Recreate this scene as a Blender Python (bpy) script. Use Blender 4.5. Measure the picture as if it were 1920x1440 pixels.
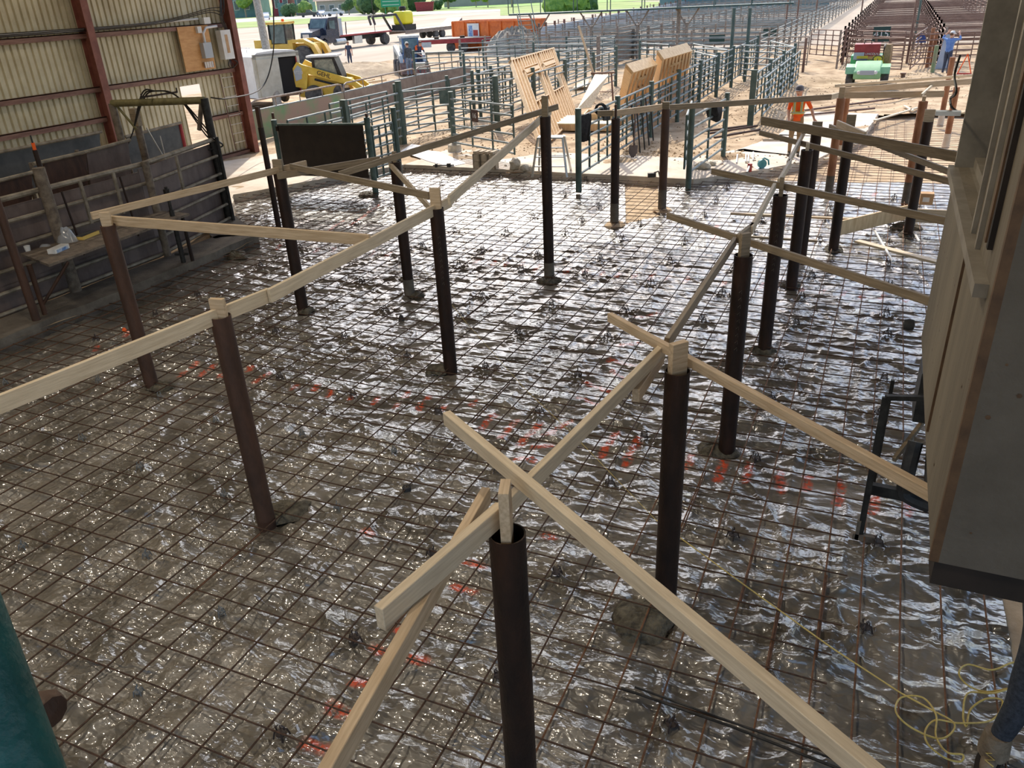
import bpy, bmesh, math, random
import numpy as np
from mathutils import Vector, Matrix, geometry
random.seed(7); rng=np.random.default_rng(7)
C=bpy.context.scene.collection; S=bpy.context.scene
for o in list(bpy.data.objects): bpy.data.objects.remove(o)
# ------------------------------------------------------------------ camera
F0=1480.; PIT=math.radians(26.4); ROL=math.radians(2.9); YAW=math.radians(-25.2); H=4.5
def _g(v):
    c,s=math.cos(YAW),math.sin(YAW); return Vector((v[0]*c+v[1]*s,-v[0]*s+v[1]*c,v[2]))
_cp,_sp,_c,_s=math.cos(PIT),math.sin(PIT),math.cos(ROL),math.sin(ROL)
_R=Vector((1,0,0));_D=Vector((0,-_sp,-_cp));_F=Vector((0,_cp,-_sp))
CR=_g(_c*_R+_s*_D); CD=_g(-_s*_R+_c*_D); CF=_g(_F)
cam=bpy.data.cameras.new('camera'); camo=bpy.data.objects.new('camera',cam); C.objects.link(camo)
cam.sensor_fit='HORIZONTAL'; cam.sensor_width=36; cam.lens=F0/1920*36; cam.clip_start=.05; cam.clip_end=2000
m=Matrix.Identity(4)
for i in range(3): m[i][0]=CR[i]; m[i][1]=-CD[i]; m[i][2]=-CF[i]
m[2][3]=H; camo.matrix_world=m; S.camera=camo
# ------------------------------------------------------------------ light
w=bpy.data.worlds.new('sky'); S.world=w; w.use_nodes=True; nt=w.node_tree
bg=nt.nodes['Background']; sk=nt.nodes.new('ShaderNodeTexSky'); sk.sky_type='NISHITA'
sk.sun_disc=False; sk.sun_elevation=math.radians(44); sk.sun_rotation=math.radians(-29); sk.dust_density=2.5; sk.air_density=1.0
nt.links.new(sk.outputs[0],bg.inputs[0]); bg.inputs[1].default_value=.30
sun=bpy.data.lights.new('sun','SUN'); sun.energy=4.2; sun.angle=math.radians(.6); sun.color=(1,.93,.82)
so=bpy.data.objects.new('sun',sun); C.objects.link(so)
sd=Vector((-.48*math.cos(math.radians(44)),.87*math.cos(math.radians(44)),math.sin(math.radians(44))))
so.rotation_euler=sd.to_track_quat('Z','Y').to_euler(); so.location=(0,0,30)
vs=S.view_settings; vs.view_transform='Standard'; vs.look='None'; vs.gamma=1; vs.use_curve_mapping=False; vs.exposure=0
def lamp(x,y,z,e,size=.35):
    l=bpy.data.lights.new('high_bay_light','AREA'); l.shape='DISK'; l.size=size; l.energy=e; l.color=(1,.88,.70)
    o=bpy.data.objects.new('high_bay_light',l); C.objects.link(o); o.location=(x,y,z)
LAMPS=[(-7,1.5),(-2.5,0.5),(-12,4.5),(-7,6),(-2.5,5),(-15,11)]
for x,y in LAMPS: lamp(x,y,7.1,72)
# ------------------------------------------------------------------ helpers
def ray(px,py): return CR*((px-960)/F0)+CD*((py-720)/F0)+CF
def W(px,py,z=0.):
    d=ray(px,py); t=(z-H)/d.z; return Vector((d.x*t,d.y*t,z))
def WX(px,py,X):
    d=ray(px,py); t=X/d.x; return Vector((X,d.y*t,H+d.z*t))
def WY(px,py,Y):
    d=ray(px,py); t=Y/d.y; return Vector((d.x*t,Y,H+d.z*t))
def proj(p):
    v=Vector(p)-Vector((0,0,H)); k=v.dot(CF); return (960+F0*v.dot(CR)/k,720+F0*v.dot(CD)/k)
def ZT(b,py):           # height on the vertical above b that is seen at image row py
    lo,hi=-2.,14.
    for _ in range(40):
        mid=(lo+hi)/2
        if proj((b[0],b[1],mid))[1]>py: lo=mid
        else: hi=mid
    return lo
G=.15
class MB:
    def __init__(s): s.v=[]; s.f=[]
    def add(s,vs,fs):
        n=len(s.v); s.v+= [tuple(a) for a in vs]; s.f+=[tuple(i+n for i in f) for f in fs]; return s
    def box(s,c,d,M=None):
        x,y,z=d[0]/2,d[1]/2,d[2]/2; vs=[Vector((a*x,b*y,e*z)) for a in(-1,1) for b in(-1,1) for e in(-1,1)]
        if M: vs=[M@v for v in vs]
        c=Vector(c); return s.add([v+c for v in vs],[(0,1,3,2),(4,6,7,5),(0,4,5,1),(2,3,7,6),(0,2,6,4),(1,5,7,3)])
    def bx(s,x0,x1,y0,y1,z0,z1): return s.box(((x0+x1)/2,(y0+y1)/2,(z0+z1)/2),(abs(x1-x0),abs(y1-y0),abs(z1-z0)))
    def beam(s,p,q,w,h,up=(0,0,1)):
        p,q=Vector(p),Vector(q); d=(q-p).normalized(); u=Vector(up)
        if abs(d.dot(u))>.98: u=Vector((0,1,0))
        y=u.cross(d).normalized(); z=d.cross(y)
        vs=[e+y*(a*w/2)+z*(b*h/2) for e in(p,q) for a in(-1,1) for b in(-1,1)]
        return s.add(vs,[(0,1,3,2),(4,6,7,5),(0,4,5,1),(2,3,7,6),(0,2,6,4),(1,5,7,3)])
    def tube(s,p,q,r,n=8,r2=None,cap=True,inner=None):
        r2=r if r2 is None else r2
        return s.path([p,q],[r,r2],n,cap)
    def path(s,P,r,n=6,cap=True,closed=False):
        P=[Vector(p) for p in P]; k=len(P)
        if not isinstance(r,(list,tuple)): r=[r]*k
        prev=None; rings=[]
        for i,p in enumerate(P):
            a=P[(i-1)%k] if (i>0 or closed) else p; b=P[(i+1)%k] if (i<k-1 or closed) else p
            d=(b-a).normalized()
            u=prev if prev else (Vector((0,0,1)) if abs(d.z)<.9 else Vector((1,0,0)))
            x=(u-d*u.dot(d))
            if x.length<1e-5: x=Vector((0,1,0))-d*d.y
            x.normalize(); y=d.cross(x); prev=x
            rings.append([p+x*(r[i]*math.cos(2*math.pi*j/n))+y*(r[i]*math.sin(2*math.pi*j/n)) for j in range(n)])
        vs=[v for g in rings for v in g]; fs=[]
        for i in range(k if closed else k-1):
            i2=(i+1)%k
            for j in range(n): fs.append((i*n+j,i*n+(j+1)%n,i2*n+(j+1)%n,i2*n+j))
        if cap and not closed: fs.append(tuple(range(n))[::-1]); fs.append(tuple((k-1)*n+j for j in range(n)))
        return s.add(vs,fs)
    def prism(s,pts,a0,a1,plane='xz'):
        n=len(pts)
        def P(u,v,a): return (u,a,v) if plane=='xz' else ((u,v,a) if plane=='xy' else (a,u,v))
        vs=[P(u,v,a0) for u,v in pts]+[P(u,v,a1) for u,v in pts]
        return s.add(vs,[tuple(range(n))[::-1],tuple(range(n,2*n))]+[(i,(i+1)%n,n+(i+1)%n,n+i) for i in range(n)])
    def lathe(s,prof,c=(0,0,0),axis='z',n=16):
        vs=[];c=Vector(c)
        for r,h in prof:
            for j in range(n):
                a=2*math.pi*j/n; x,y=r*math.cos(a),r*math.sin(a)
                vs.append(c+Vector({'z':(x,y,h),'y':(x,h,y),'x':(h,x,y)}[axis]))
        k=len(prof); fs=[(i*n+j,i*n+(j+1)%n,(i+1)*n+(j+1)%n,(i+1)*n+j) for i in range(k-1) for j in range(n)]
        if prof[0][0]>1e-4: fs.append(tuple(range(n))[::-1])
        if prof[-1][0]>1e-4: fs.append(tuple((k-1)*n+j for j in range(n)))
        return s.add(vs,fs)
    def quad(s,*p): return s.add(p,[tuple(range(len(p)))])
    def slab(s,pts,th):   # quad list of 3D points, thickened along its normal
        pts=[Vector(p) for p in pts]; n=(pts[1]-pts[0]).cross(pts[2]-pts[0]).normalized()*th; k=len(pts)
        return s.add(pts+[p+n for p in pts],[tuple(range(k))[::-1],tuple(range(k,2*k))]+[(i,(i+1)%k,k+(i+1)%k,k+i) for i in range(k)])
    def mesh(s,name,mat,smooth=True,off=None):
        me=bpy.data.meshes.new(name); v=s.v
        if off is not None: v=[(a[0]-off[0],a[1]-off[1],a[2]-off[2]) for a in v]
        me.from_pydata(v,[],s.f); me.materials.append(mat)
        bm=bmesh.new(); bm.from_mesh(me); bmesh.ops.recalc_face_normals(bm,faces=bm.faces); bm.to_mesh(me); bm.free()
        if smooth:
            me.polygons.foreach_set('use_smooth',[True]*len(me.polygons)); me.set_sharp_from_angle(angle=.7)
        me.update(); return me
    def build(s,name,mat,parent=None,smooth=True,off=None,label=None):
        if parent is not None and off is None and 'wo' in parent: off=parent['wo']
        o=bpy.data.objects.new(name,s.mesh(name,mat,smooth,off)); C.objects.link(o)
        if parent is not None: o.parent=parent
        if label: o['label']=label
        return o
def tag(o,label,cat,group=None,kind=None):
    o['label']=label
    if cat: o['category']=cat
    if group: o['group']=group
    if kind: o['kind']=kind
    return o
def thing(name,label,cat,loc=(0,0,0),rz=0,group=None,world=False):
    o=bpy.data.objects.new(name,None); C.objects.link(o); o.location=loc; o.rotation_euler=(0,0,rz); o.empty_display_size=.2
    tag(o,label,cat,group)
    if world: o['wo']=[float(a) for a in loc]
    return o
def own(o,loc):   # move a single-mesh thing's origin to loc (mesh given in world coordinates)
    o.data.transform(Matrix.Translation(-Vector(loc))); o.location=loc; return o
def struct(o): o['kind']='structure'; return o
def inst(name,me,parent=None,loc=(0,0,0),rot=(0,0,0),sc=(1,1,1)):
    o=bpy.data.objects.new(name,me); C.objects.link(o); o.location=loc; o.rotation_euler=rot; o.scale=sc
    if parent is not None: o.parent=parent
    return o
def copy_tree(o,parent=None):
    c=o.copy(); C.objects.link(c); c.parent=parent
    for ch in [x for x in C.objects if x.parent==o]: copy_tree(ch,c)
    return c
def text(name,s,size,mat,parent,loc,rot,ext=.003,sx=1):
    cu=bpy.data.curves.new(name,'FONT'); cu.body=s; cu.size=size; cu.extrude=ext; cu.align_x='CENTER'; cu.align_y='CENTER'
    t=bpy.data.objects.new(name,cu); C.objects.link(t); bpy.context.view_layer.update()
    me=bpy.data.meshes.new_from_object(t.evaluated_get(bpy.context.evaluated_depsgraph_get())); bpy.data.objects.remove(t)
    me.materials.clear(); me.materials.append(mat)
    o=bpy.data.objects.new(name,me); C.objects.link(o); o.parent=parent; o.location=loc; o.rotation_euler=rot; o.scale=(sx,1,1); return o
# ------------------------------------------------------------------ materials
def mat(name,c1,c2=None,rough=.6,metal=0,sc=6,bump=.0,bsc=None,stretch=(1,1,1),spec=.5,coord='Object',c3=None,alpha=1,lo=.35,hi=.65,coat=0,emit=None):
    m=bpy.data.materials.new(name); m.use_nodes=True; nt=m.node_tree; N=nt.nodes; L=nt.links; b=N['Principled BSDF']
    b.inputs['Roughness'].default_value=rough; b.inputs['Metallic'].default_value=metal; b.inputs['Specular IOR Level'].default_value=spec
    b.inputs['Coat Weight'].default_value=coat
    if alpha<1: b.inputs['Alpha'].default_value=alpha
    tc=N.new('ShaderNodeTexCoord'); mp=N.new('ShaderNodeMapping'); mp.inputs['Scale'].default_value=stretch; L.new(tc.outputs[coord],mp.inputs[0])
    if c2 is None: b.inputs['Base Color'].default_value=(*c1,1)
    else:
        n=N.new('ShaderNodeTexNoise'); n.inputs['Scale'].default_value=sc; n.inputs['Detail'].default_value=6; n.inputs['Roughness'].default_value=.62
        L.new(mp.outputs[0],n.inputs['Vector']); r=N.new('ShaderNodeValToRGB'); L.new(n.outputs['Fac'],r.inputs[0])
        r.color_ramp.elements[0].position=lo; r.color_ramp.elements[1].position=hi
        r.color_ramp.elements[0].color=(*c1,1); r.color_ramp.elements[1].color=(*c2,1)
        if c3: e=r.color_ramp.elements.new((lo+hi)/2); e.color=(*c3,1)
        L.new(r.outputs[0],b.inputs['Base Color'])
    if bump:
        n2=N.new('ShaderNodeTexNoise'); n2.inputs['Scale'].default_value=bsc or sc*4; n2.inputs['Detail'].default_value=5; L.new(mp.outputs[0],n2.inputs['Vector'])
        bp=N.new('ShaderNodeBump'); bp.inputs['Strength'].default_value=bump; bp.inputs['Distance'].default_value=.02; L.new(n2.outputs['Fac'],bp.inputs['Height']); L.new(bp.outputs[0],b.inputs['Normal'])
    if emit: b.inputs['Emission Color'].default_value=(*emit[0],1); b.inputs['Emission Strength'].default_value=emit[1]
    return m
M={}
M['pine']=mat('pine',(.46,.33,.20),(.66,.51,.34),.55,sc=3,stretch=(1,14,14),bump=.15,bsc=5)
M['pine2']=mat('pine_pale',(.55,.44,.30),(.72,.60,.43),.55,sc=3,stretch=(1,14,14),bump=.15,bsc=5)
M['pinew']=mat('pine_weathered',(.21,.16,.10),(.36,.28,.185),.6,sc=3,stretch=(1,14,14),bump=.15,bsc=5)
M['pine_frame']=mat('spruce_framing',(.62,.40,.20),(.82,.60,.34),.6,sc=4,stretch=(3,3,.6))
M['osb']=mat('osb_board',(.66,.52,.30),(.85,.74,.50),.6,sc=18)
M['rust']=mat('rusty_pipe_steel',(.016,.009,.007),(.045,.020,.012),.5,metal=.35,sc=7,bump=.25,bsc=60,stretch=(1,1,.35),c3=(.028,.014,.009))
M['rustl']=mat('orange_rusty_pipe',(.22,.085,.035),(.42,.19,.09),.6,metal=.1,sc=6,bump=.2,bsc=60,stretch=(1,1,.35))
M['rustm']=mat('mid_rusty_pipe',(.05,.026,.017),(.10,.048,.029),.6,metal=.2,sc=7,bump=.2,bsc=60,stretch=(1,1,.35))
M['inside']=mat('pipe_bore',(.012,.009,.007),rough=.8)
M['rebar']=mat('rebar_steel',(.045,.024,.014),(.11,.055,.03),.65,metal=.3,sc=30,bump=.3,bsc=300)
M['rebar2']=mat('rusted_rebar',(.075,.034,.017),(.17,.075,.034),.7,metal=.1,sc=25,bump=.3,bsc=300)
M['rebar3']=mat('orange_rusted_rebar',(.12,.05,.02),(.23,.105,.045),.7,metal=.1,sc=25,bump=.3,bsc=300)
M['chair']=mat('grey_plastic',(.18,.19,.19),rough=.5)
M['chaird']=mat('dark_wire',(.05,.035,.03),rough=.5)
M['dirt']=mat('dirt',(.27,.18,.095),(.56,.42,.27),.95,sc=1.3,bump=.9,bsc=9,c3=(.44,.315,.19),coord='Object')
M['dirt_pen']=mat('pen_dirt',(.34,.22,.12),(.60,.44,.27),.95,sc=1.6,bump=.8,bsc=14,c3=(.50,.35,.20))
M['lot']=mat('gravel_lot',(.37,.30,.225),(.52,.44,.35),.95,sc=.09,stretch=(1,.35,1),bump=.2,bsc=3,c3=(.45,.375,.29))
M['sand']=mat('sand',(.46,.33,.20),(.66,.50,.33),.95,sc=2.5,bump=.5,bsc=20)
M['mound']=mat('mound_sand',(.36,.27,.175),(.50,.39,.26),.95,sc=2.5,bump=.8,bsc=10)
M['gravel']=mat('grey_gravel',(.22,.19,.15),(.40,.35,.28),.95,sc=8,bump=.9,bsc=25)
M['conc']=mat('apron_concrete',(.52,.43,.33),(.70,.62,.52),.85,sc=1.3,bump=.2,bsc=40,c3=(.63,.54,.44))
M['concd']=mat('dusty_concrete',(.085,.070,.054),(.17,.145,.115),.85,sc=3,bump=.4,bsc=30)
M['mud']=mat('wet_concrete_mud',(.045,.038,.026),(.17,.15,.105),.8,sc=14,bump=1,bsc=35)
M['grass']=mat('grass',(.16,.25,.045),(.30,.38,.10),.9,sc=.12,bump=.3,bsc=6)
M['field']=mat('crop_field',(.17,.36,.05),(.36,.42,.15),.9,sc=.02,stretch=(.3,2,1))
M['road']=mat('asphalt_road',(.40,.36,.33),(.52,.48,.44),.9,sc=.1)
M['green']=mat('green_painted_steel',(.045,.082,.075),(.11,.155,.138),.5,metal=.3,sc=5,bump=.1,bsc=50)
M['galv']=mat('weathered_rail_steel',(.13,.165,.165),(.29,.33,.33),.55,metal=.12,sc=9,stretch=(1,1,1))
M['rail_tan']=mat('dusty_rail_steel',(.20,.155,.12),(.36,.30,.25),.55,metal=.3,sc=9)
M['rust_rail']=mat('rust_brown_rail',(.13,.07,.05),(.27,.17,.13),.6,metal=.3,sc=5)
M['sheetgreen']=mat('faded_green_sheet',(.16,.30,.15),(.32,.235,.185),.55,metal=.3,sc=.8,lo=.40,hi=.58,bump=.1)
M['brownsheet']=mat('brown_sheet_steel',(.20,.15,.125),(.30,.24,.20),.5,metal=.4,sc=2)
M['darkpanel']=mat('dark_rubber_sheet',(.016,.010,.007),(.032,.021,.014),.6,sc=3)
M['bluesheet']=mat('pale_blue_sheet',(.36,.40,.46),(.50,.53,.58),.5,metal=.2,sc=1)
M['orange']=mat('orange_dumpster',(.62,.12,.018),(.85,.21,.035),.5,sc=2)
M['redt']=mat('red_paint',(.26,.022,.028),(.42,.045,.05),.45,sc=3)
M['yellow']=mat('loader_yellow',(.62,.36,.05),(.78,.50,.09),.45,sc=2)
M['yel2']=mat('machine_yellow',(.66,.40,.03),(.82,.55,.07),.4,sc=2)
M['tank']=mat('yellow_tank',(.80,.70,.02),rough=.4)
M['white']=mat('white_paint',(.66,.64,.60),(.82,.81,.78),.4,sc=1.5)
M['cream']=mat('cream_paint',(.50,.46,.36),(.66,.62,.51),.45,sc=2)
M['black']=mat('black_rubber',(.018,.018,.02),(.045,.045,.045),.7,sc=8)
M['tyre']=mat('dusty_tyre',(.05,.045,.042),(.14,.125,.11),.85,sc=5)
M['navy']=mat('black_blue_truck',(.012,.014,.03),(.03,.035,.06),.25,coat=.6)
M['glass']=mat('cab_glass',(.05,.09,.09),(.14,.20,.19),.08,sc=2,spec=.8)
M['glassg']=mat('grubby_cab_glass',(.30,.32,.24),(.10,.12,.11),.15,sc=5,spec=.8)
M['chrome']=mat('chrome',(.6,.6,.62),rough=.2,metal=.9)
M['alu']=mat('brushed_aluminium',(.50,.50,.48),(.66,.66,.63),.35,metal=.7,sc=5)
M['bluem']=mat('skid_blue',(.05,.13,.28),(.09,.19,.36),.45)
M['skidw']=mat('skid_pale',(.42,.47,.48),(.56,.60,.60),.45)
M['jd']=mat('utility_green',(.06,.42,.16),(.10,.52,.22),.4,sc=3)
M['jdpale']=mat('sunfaded_green_hood',(.25,.50,.24),(.32,.57,.30),.4,sc=3)
M['jdy']=mat('seat_yellow',(.75,.58,.05),rough=.5)
M['hivis']=mat('hi_vis_orange_cloth',(.95,.10,.012),(1,.16,.02),.8,sc=12)
M['tape']=mat('yellow_green_tape',(.66,.72,.10),rough=.5)
M['tapes']=mat('silver_tape',(.45,.47,.42),rough=.35,metal=.3)
M['skin']=mat('skin',(.62,.33,.22),(.70,.40,.28),.55,sc=8)
M['khaki']=mat('khaki_cloth',(.26,.16,.08),(.36,.24,.13),.85,sc=14)
M['jeans']=mat('dark_jeans',(.018,.024,.035),(.055,.065,.085),.9,sc=40,bump=.4,bsc=160)
M['jeansb']=mat('blue_jeans',(.16,.20,.27),(.24,.29,.36),.9,sc=14)
M['capg']=mat('grey_cap',(.14,.13,.14),(.22,.21,.22),.8,sc=10)
M['hair']=mat('brown_hair',(.10,.045,.02),(.18,.09,.05),.7,sc=30)
M['shoe']=mat('work_boot',(.10,.075,.05),(.17,.13,.09),.7,sc=10)
M['boot']=mat('tan_leather_boot',(.17,.125,.08),(.30,.235,.165),.65,sc=9,bump=.5,bsc=40)
M['sole']=mat('boot_sole',(.03,.025,.02),rough=.8)
M['blue']=mat('blue_shirt',(.10,.20,.50),(.20,.33,.62),.85,sc=8)
M['navyc']=mat('navy_cloth',(.03,.04,.075),(.07,.085,.13),.9,sc=10)
M['greyc']=mat('charcoal_cloth',(.05,.055,.06),(.10,.105,.11),.9,sc=10)
M['blackc']=mat('black_cloth',(.012,.012,.014),(.035,.035,.038),.95,sc=14)
M['bluec']=mat('blue_cloth',(.03,.06,.20),(.07,.12,.30),.9,sc=14)
M['eye']=mat('eye_dark',(.02,.015,.012),rough=.3)
M['col']=mat('red_oxide_steel',(.17,.052,.034),(.29,.10,.07),.55,sc=2.5,bump=.1)
M['girt']=mat('dusty_red_girt',(.16,.07,.05),(.28,.15,.11),.6,sc=4,stretch=(4,.5,4))
M['corr']=mat('cream_corrugated_metal',(.50,.43,.28),(.68,.61,.43),.5,metal=.05,sc=1.2,c3=(.60,.53,.36))
M['ply']=mat('plywood_orange',(.56,.27,.09),(.70,.38,.15),.6,sc=3,stretch=(1,1,4))
M['roof']=mat('roof_underside',(.10,.08,.06),(.16,.13,.10),.7,sc=1)
M['pipe_w']=mat('white_pipe',(.75,.75,.75),rough=.35)
M['elec']=mat('electric_box_grey',(.42,.45,.48),rough=.45)
M['chuteply']=mat('grimy_purple_panel',(.095,.066,.056),(.195,.145,.128),.6,sc=2.2,stretch=(1,1,.5),bump=.15,c3=(.145,.106,.094))
M['chutepipe']=mat('dusty_pipe',(.17,.14,.10),(.34,.29,.22),.65,metal=.2,sc=6)
M['chutepost']=mat('grimy_post',(.10,.075,.055),(.22,.175,.13),.7,metal=.1,sc=9,bump=.4,bsc=40)
M['olive']=mat('grease_olive',(.10,.085,.03),(.20,.17,.07),.6,sc=7)
M['drksteel']=mat('black_steel',(.018,.017,.016),(.05,.047,.043),.5,metal=.5,sc=9)
M['blgrey']=mat('blue_grey_sheet',(.055,.06,.065),(.11,.115,.12),.5,metal=.3,sc=2)
M['plyface']=mat('weathered_plywood',(.135,.112,.08),(.225,.19,.138),.75,sc=2.2,stretch=(1,1,.25),bump=.3,bsc=25,c3=(.18,.152,.11))
M['greywall']=mat('grey_painted_board',(.085,.070,.052),(.13,.11,.085),.8,sc=1.5,bump=.3,bsc=30)
M['brownedge']=mat('brown_edge_trim',(.07,.035,.015),(.13,.07,.03),.7,sc=9)
M['darkwood']=mat('dark_timber',(.010,.006,.004),(.025,.016,.011),.8,sc=4)
M['frame']=mat('window_frame_paint',(.18,.155,.12),(.27,.24,.19),.6,sc=6)
M['wglass']=mat('dark_window_glass',(.02,.025,.03),rough=.06,spec=.8)
M['teal']=mat('teal_painted_steel',(.004,.075,.075),(.012,.125,.12),.45,sc=8,bump=.2,bsc=60)
M['cord']=mat('yellow_cord',(.55,.40,.10),(.72,.56,.18),.5,sc=30)
M['blackcord']=mat('black_cable',(.015,.013,.012),rough=.5)
M['card']=mat('cardboard',(.46,.27,.13),(.58,.37,.20),.8,sc=6)
M['block']=mat('concrete_block',(.44,.36,.26),(.60,.50,.38),.9,sc=8,bump=.6,bsc=50)
M['rock']=mat('broken_concrete',(.44,.39,.30),(.62,.56,.46),.9,sc=7,bump=.8,bsc=20)
M['yellowbox']=mat('yellow_box',(.72,.50,.12),rough=.5)
M['bluebox']=mat('blue_box',(.10,.22,.48),(.45,.55,.70),.5,sc=12,lo=.45,hi=.6)
M['bag']=mat('clear_bag',(.55,.58,.62),rough=.15,alpha=.45,spec=.8)
M['tealtool']=mat('teal_tool_plastic',(.05,.30,.33),(.16,.42,.45),.45,sc=10)
M['redp']=mat('red_plastic',(.45,.03,.02),rough=.4)
M['signg']=mat('road_sign_green',(.02,.30,.17),rough=.5)
M['signp']=mat('pen_sign_dark',(.02,.06,.05),rough=.5)
M['brick']=mat('red_building',(.28,.035,.05),rough=.7)
M['tealb']=mat('teal_building',(.10,.20,.20),(.16,.28,.27),.7,sc=.3)
M['beige']=mat('beige_siding',(.40,.37,.29),(.48,.45,.36),.7,sc=.3)
M['shingle']=mat('tan_shingle_roof',(.36,.26,.20),(.46,.35,.28),.85,sc=.6)
M['leaf']=mat('leaf_green',(.10,.22,.04),(.30,.42,.08),.8,sc=1.2)
M['leafd']=mat('dark_leaf',(.03,.08,.025),(.10,.18,.06),.8,sc=1.2)
M['bark']=mat('weathered_pole_wood',(.30,.24,.17),(.50,.42,.32),.85,sc=5,stretch=(3,3,.3),bump=.3)
M['ltext']=mat('white_lettering',(.75,.75,.72),rough=.6)
M['btext']=mat('black_lettering',(.03,.02,.02),rough=.6)
M['car_w']=mat('car_white',(.70,.71,.72),rough=.25,coat=.5); M['car_b']=mat('car_dark',(.05,.05,.055),rough=.25,coat=.5); M['car_s']=mat('car_blue_grey',(.40,.46,.55),rough=.25,coat=.5)
M['tarp']=mat('white_tarp',(.72,.72,.72),(.84,.83,.82),.5,sc=3,bump=.4,bsc=8)
M['light']=mat('lamp_disc',(.9,.8,.6),rough=.5,emit=((1,.75,.45),12))
# ------------------------------------------------------------------ ground, pit, apron
pit=[(-11.6,-5),(-11.6,12.5),(-13.2,13.7),(-15.0,15.6),(-13.76,17.85),(-12.5,20.0),(-7.5,19.85),(-4.06,19.74),(-2.73,21.15),(-1.47,22.76),(-.52,26.0),(-.17,31.2),(1.07,31.9),(5,32),(5,-5)]
film=[(-11.6,-1),(-11.6,12.5),(-13.2,13.7),(-15.0,15.6),(-13.76,17.85),(-12.5,20.0),(-7.5,19.85),(-5.83,19.8),(-4.7,16.1),(-4.15,16.9),(-4.95,19.75),(-4.06,19.74),(-2.73,21.15),(-2.3,20.9),(-1.4,20.9),(.7,21.3),(4.5,21.3),(4.5,7),(1.45,6.8),(1.40,-1)]
def inpoly(x,y,poly):
    r=np.zeros(x.shape,bool); n=len(poly)
    for i in range(n):
        x1,y1=poly[i]; x2,y2=poly[(i+1)%n]
        c=((y1>y)!=(y2>y))&(x<(x2-x1)*(y-y1)/((y2-y1)+1e-12)+x1); r^=c
    return r
def vnoise(x,y,seed):
    g=np.random.default_rng(seed).random((64,64)); xi=np.floor(x).astype(int); yi=np.floor(y).astype(int); fx=x-xi; fy=y-yi
    fx=fx*fx*(3-2*fx); fy=fy*fy*(3-2*fy); a=g[xi%64,yi%64]; b=g[(xi+1)%64,yi%64]; c=g[xi%64,(yi+1)%64]; d=g[(xi+1)%64,(yi+1)%64]
    return (a*(1-fx)+b*fx)*(1-fy)+(c*(1-fx)+d*fx)*fy
def gridmesh(name,x0,x1,y0,y1,st,hf,keep,mt):
    xs=np.arange(x0,x1+st/2,st); ys=np.arange(y0,y1+st/2,st); X,Y=np.meshgrid(xs,ys,indexing='ij'); Z=hf(X,Y)
    nx,ny=len(xs),len(ys); co=np.stack([X,Y,Z],-1).reshape(-1,3).astype(np.float32)
    i,j=np.meshgrid(np.arange(nx-1),np.arange(ny-1),indexing='ij'); k=keep(X[:-1,:-1]+st/2,Y[:-1,:-1]+st/2)
    a=(i*ny+j)[k]; q=np.stack([a,a+ny,a+ny+1,a+1],-1).astype(np.int32)
    used=np.unique(q); re=np.full(nx*ny,-1); re[used]=np.arange(len(used)); co=co[used]; q=re[q]
    me=bpy.data.meshes.new(name); me.vertices.add(len(co)); me.vertices.foreach_set('co',co.ravel())
    me.loops.add(q.size); me.loops.foreach_set('vertex_index',q.ravel().astype(np.int32)); me.polygons.add(len(q))
    me.polygons.foreach_set('loop_start',np.arange(0,q.size,4,dtype=np.int32)); me.polygons.foreach_set('use_smooth',np.ones(len(q),bool))
    me.update(calc_edges=True); me.materials.append(mt); o=bpy.data.objects.new(name,me); C.objects.link(o); return o,co
def ring(name,outer,hole,z,mt):
    tri=geometry.tessellate_polygon([[Vector((*p,z)) for p in outer],[Vector((*p,z)) for p in hole]]); pts=[(*p,z) for p in outer+hole]
    b=MB(); b.add(pts,[tuple(t) for t in tri]); return b
NEARX,NEARY=(-36,12),(-6,64)
near=[(NEARX[0],NEARY[0]),(NEARX[1],NEARY[0]),(NEARX[1],NEARY[1]),(NEARX[0],NEARY[1])]
o=ring('ground_lot',[(-500,-60),(300,-60),(300,600),(-500,600)],near,.13,M['lot']).build('ground_lot',M['lot'],smooth=False); struct(o)
def hg(x,y):
    h=.11+.07*(vnoise(x*.5+9,y*.5,1)-.5)+.06*(vnoise(x*1.7,y*1.7+5,2)-.5)+.03*(vnoise(x*5,y*5,3)-.5)
    for cx,cy,a,r in MOUNDS: h=h+a*np.exp(-((x-cx)**2+(y-cy)**2)/r**2)
    e=np.minimum(np.minimum(x-NEARX[0],NEARX[1]-x),np.minimum(y-NEARY[0],NEARY[1]-y)); return np.where(e<.5,.13,h)
MOUNDS=[(-3.9,22.6,.16,.5),(-6.5,24.5,.12,.9),(-7.0,27,.10,1.5),(-4.0,31,.15,1.2),(-4.0,37,.22,1.6),(-13.2,24.2,.15,1.4),(-10.6,22.6,.10,1.3),(-9.3,33,.2,1.4),(-3.4,41,.3,1.4),(1.6,42.5,.25,1.3),(3.2,47,.3,2),(-6.6,21.7,.1,.6)]
big=[(p[0],p[1]) for p in pit]
o,_=gridmesh('ground',NEARX[0],NEARX[1],NEARY[0],NEARY[1],.2,hg,lambda x,y:~inpoly(x,y,big),M['dirt']); struct(o)
o=MB().bx(-16,6,-6,33,-.12,-.075).build('floor',M['sand'],smooth=False); struct(o)
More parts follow.
